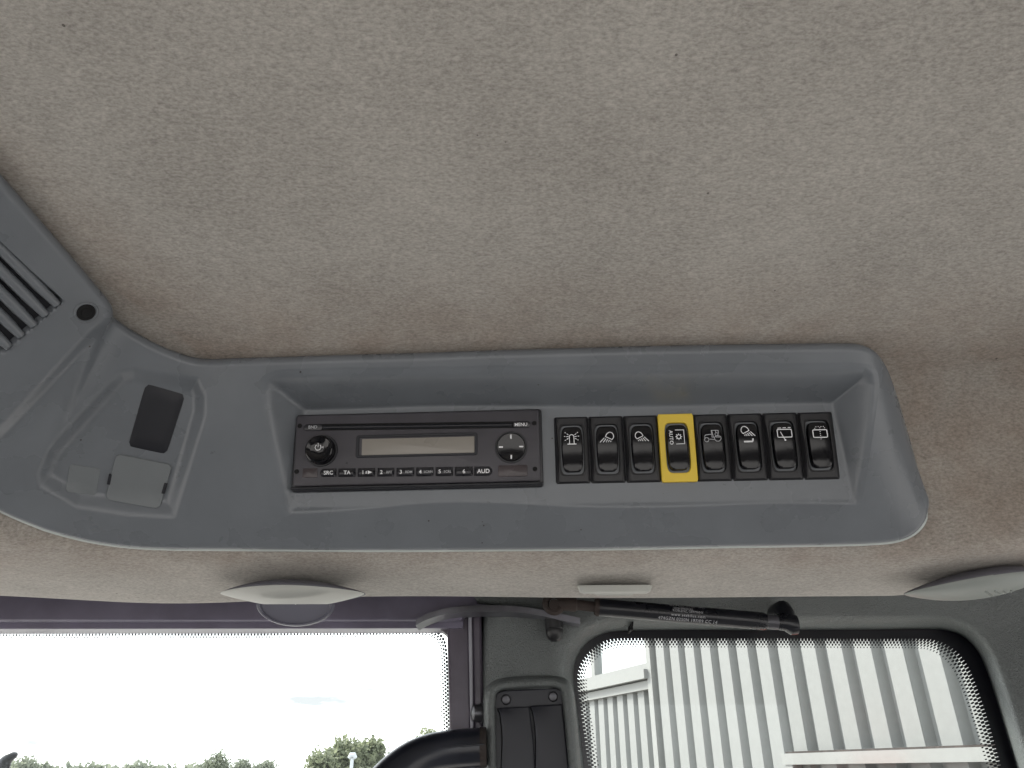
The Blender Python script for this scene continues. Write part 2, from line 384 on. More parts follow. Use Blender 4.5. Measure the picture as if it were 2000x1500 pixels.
# grime attribute: patchy band along the console's upper edge and beside its ends
ga = headliner.data.attributes.new('grime', 'FLOAT', 'POINT')
for i, v in enumerate(headliner.data.vertices):
    q = v.co - CAM; gv = 0
    if q.y > .1:
        px, py = proj(v.co)
        top = 700 if px > 400 else 700 - (400 - px) * .75
        d = top - py
        if d > 0: gv = 1.25 * max(0, 1 - d / 210) ** 1.3
        else: gv = 1.0 if px > 1700 else .7
        if px < -100: gv = 0
        if py > 1085: gv = max(0, .9 - (py - 1085) / 60)
    ga.data[i].value = gv
BVH_H = BVHTree.FromPolygons(HV, HF)
sol = headliner.modifiers.new('thickness', 'SOLIDIFY'); sol.thickness = .012; sol.offset = 1 if headliner.data.polygons[10].normal.z > 0 else -1
def on_head(px, py, back=0.0):
    d = ray(px, py).normalized(); h = BVH_H.ray_cast(CAM, d)
    if h[0] is None: return None
    return h[0] - d * back

# ================================================================== unseen rest of cab, added to shape light: dark tub below windows, roof header
def tub():
    z = CAM.z; parts = []
    parts.append(wbox(-.95, .95, -.95, .90, z - 1.45, z - 1.40))
    parts.append(wbox(-.95, .95, .86, .90, z - 1.40, z - .65)); parts.append(wbox(-.95, .95, -.95, -.90, z - 1.40, z - .62))
    parts.append(wbox(-.95, -.90, -.90, .86, z - 1.40, z - .42)); parts.append(wbox(.90, .95, -.90, .86, z - 1.40, z - .62))
    parts.append(wbox(-.95, .95, -.95, -.90, z + .20, z + .42))
    for x in (-.95, .88):
        parts.append(wbox(x, x + .07, -.90, -.82, z - .62, z + .40))
        parts.append(wbox(x, x + .05, -.82, .86, z + .06, z + .42))
    parts.append(wbox(-.95, .95, -.95, .90, z + .42, z + .44)); parts.append(wbox(-.95, .95, .86, .90, z + .17, z + .42))
    return join(*parts)
cabs = obj('unseen_cab_shell', tub(), 'cab_dark', smooth=0); tag(cabs, kind='structure')

# ================================================================== overhead console: body
cols = [((-340, -57), (-700, 745)), ((-150, 165), (-420, 840)), ((0, 340), (-220, 905)), ((110, 466), (-100, 955)), ((190, 559), (-20, 993)), ((217, 592), (25, 1014)),
        ((226, 618), (58, 1027)), ((255, 644), (100, 1042)), ((310, 675), (172, 1060)), ((365, 696), (250, 1071)), ((402, 701), (330, 1075)), ((450, 700), (430, 1076)),
        ((560, 697), (560, 1077)), ((690, 693), (690, 1078)), ((812, 690), (812, 1078)), ((950, 685), (950, 1077)), ((1100, 681), (1100, 1076)), ((1250, 677), (1250, 1074)),
        ((1400, 674), (1400, 1071)), ((1540, 672), (1540, 1069)), ((1640, 671), (1640, 1067)), ((1688, 673), (1700, 1065)), ((1716, 684), (1745, 1061)),
        ((1735, 706), (1775, 1052)), ((1750, 738), (1796, 1038)), ((1770, 800), (1809, 1020)), ((1790, 870), (1816, 1000)), ((1804, 925), (1819, 985)), ((1813, 955), (1819, 972))]
NC, NR = 690, 150
Tpx = cr_spline([c[0] for c in cols], NC); Bpx = cr_spline([c[1] for c in cols], NC)
RIM = .006
def safe(p, back):
    h = on_head(p[0], p[1], back)
    return h
T3, B3, keep = [], [], []
for tpx, bpx in zip(Tpx, Bpx):
    a, b = safe(tpx, RIM + .003), safe(bpx, RIM + .003)
    if a is None or b is None: continue
    T3.append(a); B3.append(b); keep.append((tpx, bpx))
NC = len(T3)
T3 = np.array(T3); B3 = np.array(B3)
tt = np.linspace(0, 1, NR); tt = .5 - .5 * np.cos(np.pi * tt) * (1) if False else tt
# denser rows near both rims
tt = tt + .045 * np.sin(2 * np.pi * tt) * -1
base = B3[:, None, :] * (1 - tt)[None, :, None] + T3[:, None, :] * tt[None, :, None]        # NC x NR x 3
du = np.gradient(base, axis=0); dv = np.gradient(base, axis=1)
nrm = np.cross(du, dv); nrm /= np.linalg.norm(nrm, axis=2, keepdims=True) + 1e-12
nrm[-16:] = nrm[-17]
camv = np.array(CAM) - base
flip = np.sign((nrm * camv).sum(2, keepdims=True)); nrm *= flip
fw, rt, up_ = np.array(FW), np.array(RT), np.array(UPV)
q = base - np.array(CAM); dep = q @ fw
PX = 1000 + F * (q @ rt) / dep; PY = 750 - F * (q @ up_) / dep
MPP = dep / F                                                     # metres per pixel
# ---- panel (radio) plane: hinges on the body at photo row 985
def body_at(px, py):
    k = np.argmin((PX - px) ** 2 + (PY - py) ** 2); return Vector(base.reshape(-1, 3)[k])
TILT = R(14)
Nn = Vector((-math.sin(R(2)) * math.cos(TILT), -math.cos(R(2)) * math.cos(TILT), -math.sin(TILT)))
Pc = body_at(812, 986); Pr = body_at(1640, 967)
Uu = (Pr - Pc).normalized(); Uu = (Uu - Nn * Uu.dot(Nn)).normalized()
Vv = Nn.cross(Uu).normalized()
def plane_hit(px, py, n=0.0):
    d = ray(px, py); P0 = Pc + Nn * n; t = (P0 - CAM).dot(Nn) / d.dot(Nn); return CAM + d * t
O = plane_hit(812, 878)
PM = Matrix(((Uu.x, Vv.x, Nn.x, O.x), (Uu.y, Vv.y, Nn.y, O.y), (Uu.z, Vv.z, Nn.z, O.z), (0, 0, 0, 1)))
def pan(px, py, n=0.0):                                          # photo pixel -> panel (u, v)
    w = plane_hit(px, py, n) - O; return w.dot(Uu), w.dot(Vv)
def seg_sdf(poly, closed=True):
    """signed distance in pixels to polygon (negative inside)"""
    P = np.array(poly, float); n = len(P); best = np.full(PX.shape, 1e9); inside = np.zeros(PX.shape, bool)
    for i in range(n if closed else n - 1):
        a, b = P[i], P[(i + 1) % n]; ab = b - a
        t = np.clip(((PX - a[0]) * ab[0] + (PY - a[1]) * ab[1]) / (ab @ ab), 0, 1)
        best = np.minimum(best, np.hypot(PX - a[0] - t * ab[0], PY - a[1] - t * ab[1]))
        if closed:
            c = ((a[1] > PY) != (b[1] > PY)) & (PX < (b[0] - a[0]) * (PY - a[1]) / (b[1] - a[1] + 1e-12) + a[0]); inside ^= c
    return np.where(inside, -best, best) if closed else best
def smin(a, b, k):
    h = np.clip(.5 + .5 * (b - a) / k, 0, 1); return b * (1 - h) + a * h - k * h * (1 - h)
def sstep(x, a, b):
    t = np.clip((x - a) / (b - a), 0, 1); return t * t * (3 - 2 * t)
H = np.zeros(PX.shape)
# main recess: a wedge that reaches the radio plane
delta = ((base - np.array(O)) @ np.array(Nn)) / np.maximum(.3, (nrm @ np.array(Nn)))
rec = [(566, 1000), (562, 975), (548, 920), (533, 850), (522, 790), (519, 762), (524, 744), (540, 735), (570, 732), (1000, 726), (1400, 723), (1660, 720), (1690, 722), (1703, 732), (1706, 750), (1700, 800), (1688, 880), (1674, 962), (1672, 985)]
sd_ = -seg_sdf(rec) * MPP
ramp = np.maximum(0, sd_) * 1.55
# soften the outer shoulder
d_top = (PY - (735 - (PX - 540) * .0116)) * MPP
sd_ = np.minimum(sd_, d_top * .66)
ramp = np.where(sd_ > -.004, (np.sqrt((sd_ * 1.45) ** 2 + .0024 ** 2) + sd_ * 1.45) / 2, 0) * sstep(delta, -.001, .004)
H -= np.maximum(0, smin(np.maximum(delta, 0), ramp, .0012))
# dish with the blanking plates
dish = [(262, 722), (385, 742), (398, 770), (398, 810), (340, 1008), (250, 1004), (150, 990), (80, 950), (74, 925), (95, 880), (215, 745), (235, 728)]
sdd = -seg_sdf(dish) * MPP
H -= .0065 * sstep(sdd, -.003, .012)
# step of the louvred corner panel
stepl = [(-500, 1300), (-500, -400), (260, -400), (260, 560), (224, 612), (176, 648), (90, 740), (0, 838), (-200, 1050)]
H += .0035 * sstep(-seg_sdf(stepl) * MPP, -.007, .004)
# louvre opening and screw pocket
vent = [(120, 584), (6, 684), (-200, 560), (-200, 275)]
H -= .009 * sstep(-seg_sdf(vent) * MPP, -.0002, .0012)
# rolled rims
outline = [k[0] for k in keep] + [k[1] for k in keep][::-1]
so = -seg_sdf([tuple(p) for p in outline[::3]]) * MPP
so = np.clip(so, 0, None)
# outline distance on the top/bottom rows is exactly zero
so[:, 0] = 0; so[:, -1] = 0
def rimdrop(d, r): return np.where(d < r, r - np.sqrt(np.maximum(0, r * r - (r - d) ** 2)), 0)
topw = sstep(tt[None, :] + 0 * PX, .35, .65)
H -= rimdrop(so, .0045) * (1 - topw) + rimdrop(so, RIM) * topw
pos = base + nrm * H[:, :, None]
dirs = base - np.array(CAM); dirs /= np.linalg.norm(dirs, axis=2, keepdims=True)
rows = []
skirt = .02
g0 = pos[:, 0] + dirs[:, 0] * skirt; g1 = pos[:, -1] + dirs[:, -1] * skirt
grid = np.concatenate([g0[:, None], pos, g1[:, None]], axis=1)
# close the right end
e = grid[-1] + dirs[-1, 0] * skirt
grid = np.concatenate([grid, e[None]], axis=0)
nc, nr = grid.shape[:2]
BV = [Vector(p) for p in grid.reshape(-1, 3)]
BF = [(i * nr + j, (i + 1) * nr + j, (i + 1) * nr + j + 1, i * nr + j + 1) for i in range(nc - 1) for j in range(nr - 1)]
# the felt is cut away behind the console
def in_poly(x, y, P):
    c = False; j = len(P) - 1
    for i in range(len(P)):
        if (P[i][1] > y) != (P[j][1] > y) and x < (P[j][0] - P[i][0]) * (y - P[i][1]) / (P[j][1] - P[i][1]) + P[i][0]: c = not c
        j = i
    return c
cut = [(330, 745), (1000, 720), (1700, 705), (1780, 960), (1740, 1030), (1000, 1040), (330, 1035), (230, 1000), (230, 760)]
bm = bmesh.new(); bm.from_mesh(headliner.data)
dead = []
for f in bm.faces:
    cc = f.calc_center_median()
    if (cc - CAM).y > .3 and in_poly(*proj(cc), cut): dead.append(f)
bmesh.ops.delete(bm, geom=dead, context='FACES'); bm.to_mesh(headliner.data); bm.free()
console = empty('overhead_console', O, 'long grey plastic overhead console with recess, running below the felt ceiling', 'console')
obj('body', (BV, BF), 'console_grey', console, smooth=60)
BVH_B = BVHTree.FromPolygons(BV, BF)
def on_body(px, py):
    d = ray(px, py).normalized(); h = BVH_B.ray_cast(CAM, d)
    if h[0] is None: return CAM + d * .55, -d
    n = h[1]
    if n.dot(d) > 0: n = -n
    return h[0], n
def patch(corners, off, th, n=10, round_=0.12):
    """slab laid on the console: corners TL TR BR BL in photo pixels"""
    (x0, y0), (x1, y1), (x2, y2), (x3, y3) = corners
    cen, cn_ = on_body((x0 + x1 + x2 + x3) / 4, (y0 + y1 + y2 + y3) / 4)
    def pt(s, t, o):
        px = (x0 * (1 - s) + x1 * s) * (1 - t) + (x3 * (1 - s) + x2 * s) * t; py = (y0 * (1 - s) + y1 * s) * (1 - t) + (y3 * (1 - s) + y2 * s) * t
        p, nn = on_body(px, py); return p + cn_ * o
    out_ = [(.5 + .5 * x, .5 - .5 * y) for x, y in sup(1, 1, 14, 48)]
    sh = lambda k: [(.5 + (s - .5) * k, .5 + (t - .5) * k) for s, t in out_]
    rws = [[pt(s, t, -.002) for s, t in out_], [pt(s, t, off + th * .6) for s, t in out_], [pt(s, t, off + th) for s, t in sh(.975)], [pt(s, t, off + th) for s, t in sh(.6)], [pt(s, t, off + th) for s, t in sh(.2)]]
    return loft(rws, True, True, True)
tag(obj('blanking_plate', patch(((285, 749), (362, 771), (325, 887), (250, 871)), 0, .0006), 'blank_black', console), 'near black rectangular blanking plate')
lid = obj('cover_lid', patch(((227, 885), (338, 907), (312, 994), (205, 975)), 0, .0014), 'console_lid', console)
for c in (((213, 925), (219, 926), (215, 946), (209, 945)), ((322, 942), (328, 943), (322, 964), (316, 963))):
    obj('lid_notch', patch(c, .0012, .0005), 'blank_black', lid)
obj('small_cover', patch(((136, 906), (197, 915), (187, 967), (128, 960)), 0, .0005), 'console_lid', console)
# louvre slats
for (x0, y0), (x1, y1) in (((0, 483), (106, 588)), ((0, 532), (84, 608)), ((0, 580), (61, 628)), ((0, 624), (37, 649)), ((0, 662), (14, 671))):
    dx, dy = (x1 - x0), (y1 - y0); sl = dy / dx
    P = []
    for k in range(9):
        s = k / 8; px = -170 + (x1 + 170) * s; py = y1 + (px - x1) * (1.0 if y1 < 660 else .9)
        p, nn = on_body(px, py)
        b0, bn_ = on_body(135, 640)
        P.append((p, bn_))
    ext = [p + nn * .0058 for p, nn in P]
    obj('louvre_slat', tube(ext, [.0036] * 8 + [.0026], 12), 'console_grey', console)
bk = [on_body(*p)[0] + on_body(*p)[1] * .0006 for p in ((110, 588), (6, 676), (-180, 555), (-180, 300))]
obj('louvre_shade', (bk, [(0, 1, 2, 3)]), 'blank_black', console, smooth=0)  # black sheet painting in the shade between the slats
sc_p, sc_n = on_body(168, 610)
sM = Matrix.Translation(sc_p) @ sc_n.to_track_quat('Z', 'Y').to_matrix().to_4x4()
V_, F_ = lathe(0, 0, [(.0080, -.001), (.0080, .0002), (.0074, .0010), (.0066, .0010), (.0062, .0003), (.0060, .00025), (.0001, .00025)], 32)
sk = obj('screw_pocket', ([sM @ Vector(v) for v in V_], F_), 'console_grey', console)
V_, F_ = lathe(0, 0, [(.0061, .0002), (.0060, .0004), (.0034, .00045), (.0030, .0009), (.0001, .0010)], 24)
obj('screw', ([sM @ Vector(v) for v in V_], F_), 'black_hole', sk)
# rounded bead along the lower edge, coloured pale as a painted highlight
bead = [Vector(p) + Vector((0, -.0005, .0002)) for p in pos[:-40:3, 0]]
obj('highlight_bead', tube(bead, [.0019] * (len(bead) - 14) + [.0019 - .0017 * k / 13 for k in range(14)], 12), 'edge_highlight', console, smooth=60)

# ================================================================== radio
def P2(px, py, n): u, v = pan(px, py, n); return u, v
FN = .0075                                   # face height above the panel
def dims(x0, y0, x1, y1, n):                 # photo box -> centre and size on the panel
    a = pan(x0, (y0 + y1) / 2, n); b = pan(x1, (y0 + y1) / 2, n); c = pan((x0 + x1) / 2, y0, n); d = pan((x0 + x1) / 2, y1, n)
    return (a[0] + b[0]) / 2, (c[1] + d[1]) / 2, b[0] - a[0], c[1] - d[1]
radio = empty('car_radio', None, 'black radio with long display and a row of buttons, set in the console', 'radio', mat4=PM)
u, v, w, h = dims(574, 804, 1056, 951, FN)
RU, RV, RW, RH = u, v, w, h
obj('trim_frame', rbox(u, v - .0006, w + .003, h + .0022, .0025, -.004, .0048, .0012), 'radio_trim', radio, local=True)
# face with holes for display, knob, pad and slot is layered: face slab, then recessed pieces framed on it
obj('faceplate', rbox(u, v + .0008, w - .0012, h - .0030, .0022, .002, FN, .0012), 'radio_face', radio, local=True)
u2, v2, w2, h2 = dims(572, 944, 1057, 951, FN)
obj('lower_lip', rbox(u, v - h / 2 + .0008, w + .0018, .0022, .001, .002, FN + .0016, .0009), 'radio_trim', radio, local=True)
e = .00015
def on_face(name, box, r, n1, mat, parent=radio, bev=.0004, n0=None):
    u, v, w, h = dims(*box, FN); return obj(name, rbox(u, v, w, h, min(r, h / 2 - 1e-5, w / 2 - 1e-5), (FN - .001) if n0 is None else n0, FN + n1, bev), mat, parent, local=True)
def letters(s, px, py, size, mat, parent, n, bold=.0, spacing=1.0, rot=0.0):
    uu, vv = pan(px, py, n); tv, tf = text_mesh(s, size, bold, spacing)
    c, s_ = math.cos(rot), math.sin(rot)
    return obj('lettering', ([(uu + x * c - y * s_, vv + x * s_ + y * c, n) for x, y in tv], tf), mat, parent, smooth=0, local=True)
for px, py in ((585.6, 831.7), (579.5, 921), (1043.5, 826.5), (1045, 916)):
    uu, vv = pan(px, py, FN); obj('removal_hole', lathe(uu, vv, [(.0001, FN - .002), (.0018, FN - .002), (.0018, FN + .0002), (.0015, FN + .0003), (.0014, FN + .0002), (.0001, FN + .0002)], 20), 'black_hole', radio, local=True)
# disc slot: dark channel with a rounded ridge
sl_ = [pan(600, 835.5, FN), pan(1028, 829, FN)]
def strip(px0, py0, px1, py1, hw, n0, n1, r=None):
    a, b = Vector(pan(px0, py0, FN)), Vector(pan(px1, py1, FN)); t = (b - a).normalized(); m = Vector((-t.y, t.x)); k = []
    L_ = (b - a).length; mid = (a + b) / 2
    V_, F_ = rbox(0, 0, L_, 2 * hw, hw * .98 if r is None else r, n0, n1, .0004, 8)
    return [(mid.x + x * t.x + y * m.x, mid.y + x * t.y + y * m.y, z) for x, y, z in V_], F_
obj('disc_slot', strip(594, 835, 1036, 829, .0027, FN - .001, FN + .0003), 'black_hole', radio, local=True)
a3, b3 = pan(632, 834.6, FN), pan(1000, 829.4, FN)
obj('slot_ridge', tube([(a3[0], a3[1] - .0002, FN - .0001), (b3[0], b3[1] - .0002, FN - .0001)], .0014, 14), 'radio_trim', radio, local=True)
bb = obj('button', strip(594, 835.5, 631, 835, .0026, FN - .001, FN + .0014), 'button_black', radio, local=True); letters('BND', 611, 834, .0034, 'print_grey', bb, FN + .0016, .01)
bb = obj('button', strip(1002, 829.4, 1036, 829, .0026, FN - .001, FN + .0014), 'button_black', radio, local=True); letters('MENU', 1017.5, 829, .0036, 'print_white', bb, FN + .0016, .01)
# display
u, v, w, h = dims(695, 847, 933, 892, FN); ui, vi, wi, hi = dims(706.5, 854.5, 929, 886.5, FN)
obj('display_surround', frame(u, v, w, h, .0022, wi + .001, hi + .0008, .0006, FN - .001, FN + .0004, FN - .0012 + .0016, .0005, cap=False), 'blank_black', radio, local=True)
dsp = obj('display', rbox(ui + .0002, vi - .0002, wi, hi, .0004, FN - .001, FN + .0002, .0001), 'lcd', radio, local=True)
# volume knob with cupped front
uu, vv = pan(628, 880, FN)
obj('knob_ring', lathe(uu, vv, [(.0126, FN - .001), (.0126, FN + .0004), (.0122, FN + .0010), (.0117, FN + .0010), (.0114, FN + .0002), (.0001, FN + .0002)], 56), 'radio_trim', radio, local=True)
kn = obj('volume_knob', lathe(uu - .0002, vv, [(.0112, FN), (.0110, FN + .0055), (.0104, FN + .0070), (.0096, FN + .0074), (.0090, FN + .0070), (.0082, FN + .0060), (.0060, FN + .0052), (.0030, FN + .0043), (.0001, FN + .0047)], 56), 'black_gloss', radio, local=True)
pw = []
pu, pv = pan(621, 873.5, FN + .006)
def ribbon(pts, wd, n, closed=False):
    """flat printed line in panel coordinates"""
    P = [Vector((p[0], p[1])) for p in pts]; m = len(P); V_, F_ = [], []
    for i, p in enumerate(P):
        a = P[i - 1] if (i > 0 or closed) else p; b = P[(i + 1) % m] if (i < m - 1 or closed) else p
        t1 = (p - a); t2 = (b - p); t1 = t1.normalized() if t1.length > 1e-9 else t2.normalized(); t2 = t2.normalized() if t2.length > 1e-9 else t1
        t = (t1 + t2); t = t.normalized() if t.length > 1e-6 else t1
        k = min(1.6, 1 / max(.35, t.dot(t1))); nn = Vector((-t.y, t.x)) * (wd / 2 * k)
        nz = n(p.x, p.y) if callable(n) else n
        V_ += [(p.x + nn.x, p.y + nn.y, nz), (p.x - nn.x, p.y - nn.y, nz)]
    for i in range(m if closed else m - 1):
        j = (i + 1) % m; F_.append((2 * i, 2 * i + 1, 2 * j + 1, 2 * j))
    return V_, F_
KN = FN + .0057
arc = [(pu + .0022 * math.sin(R(a)), pv + .0022 * math.cos(R(a))) for a in range(35, 326, 10)]
spk = [(pu + .0030, pv + .0003), (pu + .0036, pv + .0003), (pu + .0041, pv + .0008), (pu + .0041, pv - .0008), (pu + .0036, pv - .0003), (pu + .0030, pv - .0003)]
obj('power_symbol', join(ribbon(arc, .00052, KN), ribbon([(pu, pv + .0033), (pu, pv + .0002)], .00052, KN), ribbon(spk, .0003, KN, True)), 'print_white', kn, smooth=0, local=True)
# four-way pad
uu, vv = pan(998.4, 873.5, FN)
obj('pad_ring', lathe(uu, vv, [(.0124, FN - .001), (.0124, FN + .0003), (.0120, FN + .0009), (.0113, FN + .0009), (.0110, FN + .0002), (.0001, FN + .0002)], 56), 'radio_trim', radio, local=True)
pad = obj('four_way_pad', lathe(uu, vv, [(.0109, FN), (.0109, FN + .0012), (.0104, FN + .0020), (.0080, FN + .0017), (.0050, FN + .0012), (.0001, FN + .0010)], 56), 'black_gloss', radio, local=True)
for a in (0, 90, 180, 270):
    c, s_ = math.cos(R(a)), math.sin(R(a))
    obj('pad_mark', ribbon([(uu + c * .0062, vv + s_ * .0062), (uu + c * .0093, vv + s_ * .0093)], .0011, FN + .0022), 'print_white', pad, smooth=0, local=True)
# infrared windows
on_face('small_window', (591, 914.5, 620, 933), .0003, .0003, 'ir_window')
on_face('sensor_window', (973, 908.5, 1030.5, 931), .0012, .0006, 'ir_window')
uu, vv = pan(677.5, 904.5, FN); obj('reset_hole', lathe(uu, vv, [(.0009, FN - .001), (.0009, FN + .00015), (.0006, FN + .00018), (.0001, FN + .0001)], 14), 'radio_trim', radio, local=True)
# button row
BX = [(625.5, 657), (661, 694.5), (699, 732.7), (737.5, 770), (774.7, 809), (813, 846.6), (851, 884.5), (888.7, 923.6), (926.5, 961.5)]
BT = [('SRC', 0, .0041), ('TA', 0, .0041), ('1', -7, .0041), ('2', -9, .0041), ('3', -9, .0041), ('4', -9, .0041), ('5', -9, .0041), ('6', 0, .0043), ('AUD', 0, .0045)]
SUBT = {3: 'RPT', 4: 'RDM', 5: 'SCAN', 6: 'SCRL'}
for i, ((x0, x1), (s, ox, sz)) in enumerate(zip(BX, BT)):
    f_ = i / 8; y0, y1 = 915.5 - 4.5 * f_, 931.5 - 2 * f_
    u, v, w, h = dims(x0, y0, x1, y1, FN)
    # rounded-bar button: convex along v, round outer end on the first and last
    rws = []; m = 10
    pr = [(-1, -.001), (-1, .0010), (-.86, .0017), (-.55, .0021), (-.12, .0023), (.06, .0022), (.16, .0013), (.55, .0010), (.9, .0008), (1, .0002), (1, -.001)]
    for a, z in pr:
        row = []
        for k in range(m + 1):
            s_ = -1 + 2 * k / m; xx = s_ * w / 2
            lim = w / 2
            if (i == 0 and s_ < 0) or (i == 8 and s_ > 0):
                lim = w / 2 - h / 2 + h / 2 * math.sqrt(max(0, 1 - (a * .98) ** 2)); xx = max(-lim, min(lim, xx)) if True else xx
                xx = xx if (abs(xx) < lim) else math.copysign(lim, xx)
            edge = 1 if abs(s_) < .95 else .0
            row.append((u + xx, v + a * h / 2, FN + (z if edge else min(z, .0004))))
        rws.append(row)
    b_ = obj('button', loft(rws), 'button_black', radio, local=True)
    px = (x0 + x1) / 2; py = (y0 + y1) / 2
    letters(s, px + ox, py - .3, sz, 'print_white', b_, FN + .0026, .012)
    if i in SUBT: letters(SUBT[i], px + 6.5, py - .3, .0026, 'print_grey', b_, FN + .0026, .01)
    if i == 2:
        au, av = pan(px + 6, py - .3, FN + .0026)
        obj('play_mark', join(([(au - .0014, av + .0013, FN + .0026), (au - .0014, av - .0013, FN + .0026), (au + .0020, av, FN + .0026)], [(0, 1, 2)]), ribbon([(au - .0026, av + .001), (au - .0026, av - .001)], .0006, FN + .0026)), 'print_white', b_, smooth=0, local=True)

# ================================================================== rocker switches
a_, b_h = .0079, .0173
def rock_n(x, y):
    t = y / b_h
    return .0056 - (.0012 * t * t if t > 0 else -.0018 * t * t) - .0040 * max(0, -t - .74) - .0004 * (x / a_) ** 2
def rocker_mesh():
    rws = []; n = 64
    for k, dz in ((1.03, None), (1.03, -.0012), (1.0, -.0004), (.965, -.0001), (.93, 0), (.8, 0), (.6, 0), (.4, 0), (.2, 0), (.02, 0)):
        o = sup(a_ * (k if k > .9 else k), b_h * (k if k <= .93 else 1 - (1 - k) * .5), 5.5, n)
        row = []
        for x, y in o:
            taper = 1 - .05 * (y / b_h) ** 2 - .025 * (-y / b_h)
            x2 = x * taper
            row.append((x2, y, -.004 if dz is None else rock_n(x2, y) + dz))
        rws.append(row)
    return loft(rws, True, True, True)
def bezel_mesh(w, h):
    n = 96; rws = []
    def q(a, b, p, z, dx=0): return [(x + dx, y, z) for x, y in sup(a, b, p, n)]
    rws = [q(w / 2, h / 2, 60, -.003), q(w / 2, h / 2, 60, .0004), q(w / 2 - .0003, h / 2 - .0003, 60, .0010), q(w / 2 - .0022, h / 2 - .0015, 26, .0022), q(.0101, .0203, 8, .0024), q(.0098, .0200, 6.5, .0030), q(.0094, .0196, 6, .0030), q(.0091, .0192, 6, .0022), q(.0090, .0190, 6, -.003)]
    fl_ = []
    for k in range(9):
        t = -1 + 2 * k / 8; y = t * (h / 2 - .0012); wd_ = .0004 + .0022 * (1 - abs(t + .15) ** 1.5 * .8)
        fl_.append([(-w / 2 + .0004, y, .0012), (-w / 2 + .0004 + wd_ * .5, y, .0034), (-w / 2 + .0006 + wd_, y, .0023)])
    return join(loft(rws, True, True, False), loft(fl_))
def bezel_flat(w, h):
    n = 96; q = lambda a, b, p, z: [(x, y, z) for x, y in sup(a, b, p, n)]
    return loft([q(w / 2, h / 2, 60, -.003), q(w / 2, h / 2, 60, .0028), q(w / 2 - .0004, h / 2 - .0004, 60, .0033), q(.0094, .0198, 6, .0033), q(.0091, .0194, 6, .0029), q(.0090, .0190, 6, -.003)], True, True, False)
# icons: strokes in zoomed-photo units about the rocker centre
Z1, Z2 = .0547e-3, .0586e-3
def circ(cx, cy, r, a0=0, a1=360, st=15): return [(cx + r * math.cos(R(a)), cy + r * math.sin(R(a))) for a in range(a0, a1 + 1, st)]
def lamp(cx, cy, s, flipx=1):
    """D-shaped work lamp tilted, flat edge towards lower left (flipx=1)"""
    A = [(-62, 12), (-40, -28), (-5, -50), (30, -42), (50, -10), (50, 25), (28, 55)]
    A = cr_spline(A, 26); A = [(p[0] * flipx * s + cx, p[1] * s + cy) for p in A]
    rays = [((-78, 28), (-142, 92)), ((-55, 40), (-98, 92)), ((-32, 50), (-58, 92)), ((-8, 60), (-26, 90)), ((12, 72), (4, 90))]
    out_ = [(A + [A[0]], 10)]
    for (x0, y0), (x1, y1) in rays: out_.append(([(cx + x0 * flipx * s, cy + y0 * s), (cx + x1 * flipx * s, cy + y1 * s)], 10))
    return out_
def icon_strokes(i):
    if i == 0:
        c = (265, 565); st = [([(228, 490), (228, 395)] + circ(260, 392, 32, 180, 360)[1:] + [(292, 490)], 11), ([(198, 496), (324, 496)], 12)]
        for x0, y0, x1, y1 in ((218, 388, 186, 386), (172, 385, 155, 384), (216, 364, 192, 345), (178, 336, 166, 326), (214, 412, 190, 428), (178, 436, 164, 444), (302, 388, 332, 386), (346, 385, 365, 384), (304, 364, 326, 345), (338, 336, 352, 326), (306, 412, 328, 428), (340, 434, 355, 442)):
            st.append(([(x0, y0), (x1, y1)], 10))
        return c, Z1, st
    if i == 1: return (757, 560), Z1, lamp(797, 382, 1.0)
    if i == 2: return (1238, 555), Z1, lamp(1192, 376, .95, -1)
    if i == 3:
        st = [([(1715, 297), (1836, 297), (1836, 496), (1715, 496)], 9), (circ(1760, 394, 27), 10)]
        for k in range(8):
            a = R(k * 45); st.append(([(1760 + 28 * math.cos(a), 394 + 28 * math.sin(a)), (1760 + 46 * math.cos(a), 394 + 46 * math.sin(a))], 11))
        return (1742, 540), Z1, st
    if i == 4:
        st = [(circ(192, 472, 28), 8), ([(170, 446), (172, 420), (186, 408), (265, 400), (262, 350), (352, 350), (350, 395)], 8), ([(268, 352), (282, 440), (300, 440), (318, 425)], 8), ([(265, 400), (262, 440), (282, 442)], 7), ([(318, 352), (316, 382)], 7),
              (circ(325, 402, 20), 8), (circ(336, 452, 44, -30, 195), 8), ([(226, 466), (290, 472)], 8), ([(345, 415), (380, 440)], 7), ([(338, 424), (365, 446)], 6), ([(325, 428), (345, 450)], 6), ([(312, 430), (325, 448)], 6)]
        return (275, 562), Z2, st
    if i == 5:
        st = lamp(700, 358, .9, -1) + [([(675, 515), (780, 515), (792, 500), (792, 475)], 20)]
        return (738, 570), Z2, st
    if i == 6:
        rr_ = [(x * .5 + 1205, y * .5 + 392) for x, y in [(p[0], p[1]) for p in rrect(190 * 2 * .97, 108 * 2 * .97, 26, 4)]]
        st = [(rr_ + [rr_[0]], 11), ([(1122, 322), (1168, 320)], 9), ([(1188, 319), (1232, 318)], 9), ([(1254, 317), (1294, 316)], 9), ([(1152, 370), (1180, 435), (1204, 484)], 10), (circ(1204, 482, 7, 0, 360, 30), 10)]
        return (1192, 548), Z2, st
    rr_ = [(x * .5 + 1675, y * .5 + 405) for x, y in rrect(188 * 2 * .97, 104 * 2 * .97, 30, 4)]
    st = [(rr_ + [rr_[0]], 12)]
    for x, y in ((1615, 334), (1632, 314), (1662, 312), (1680, 330), (1698, 312), (1728, 312), (1743, 330), (1677, 352), (1677, 378), (1676, 404), (1676, 430), (1675, 476)):
        st.append(([(x - 5, y), (x + 5, y)], 10))
    return (1664, 548), Z2, st
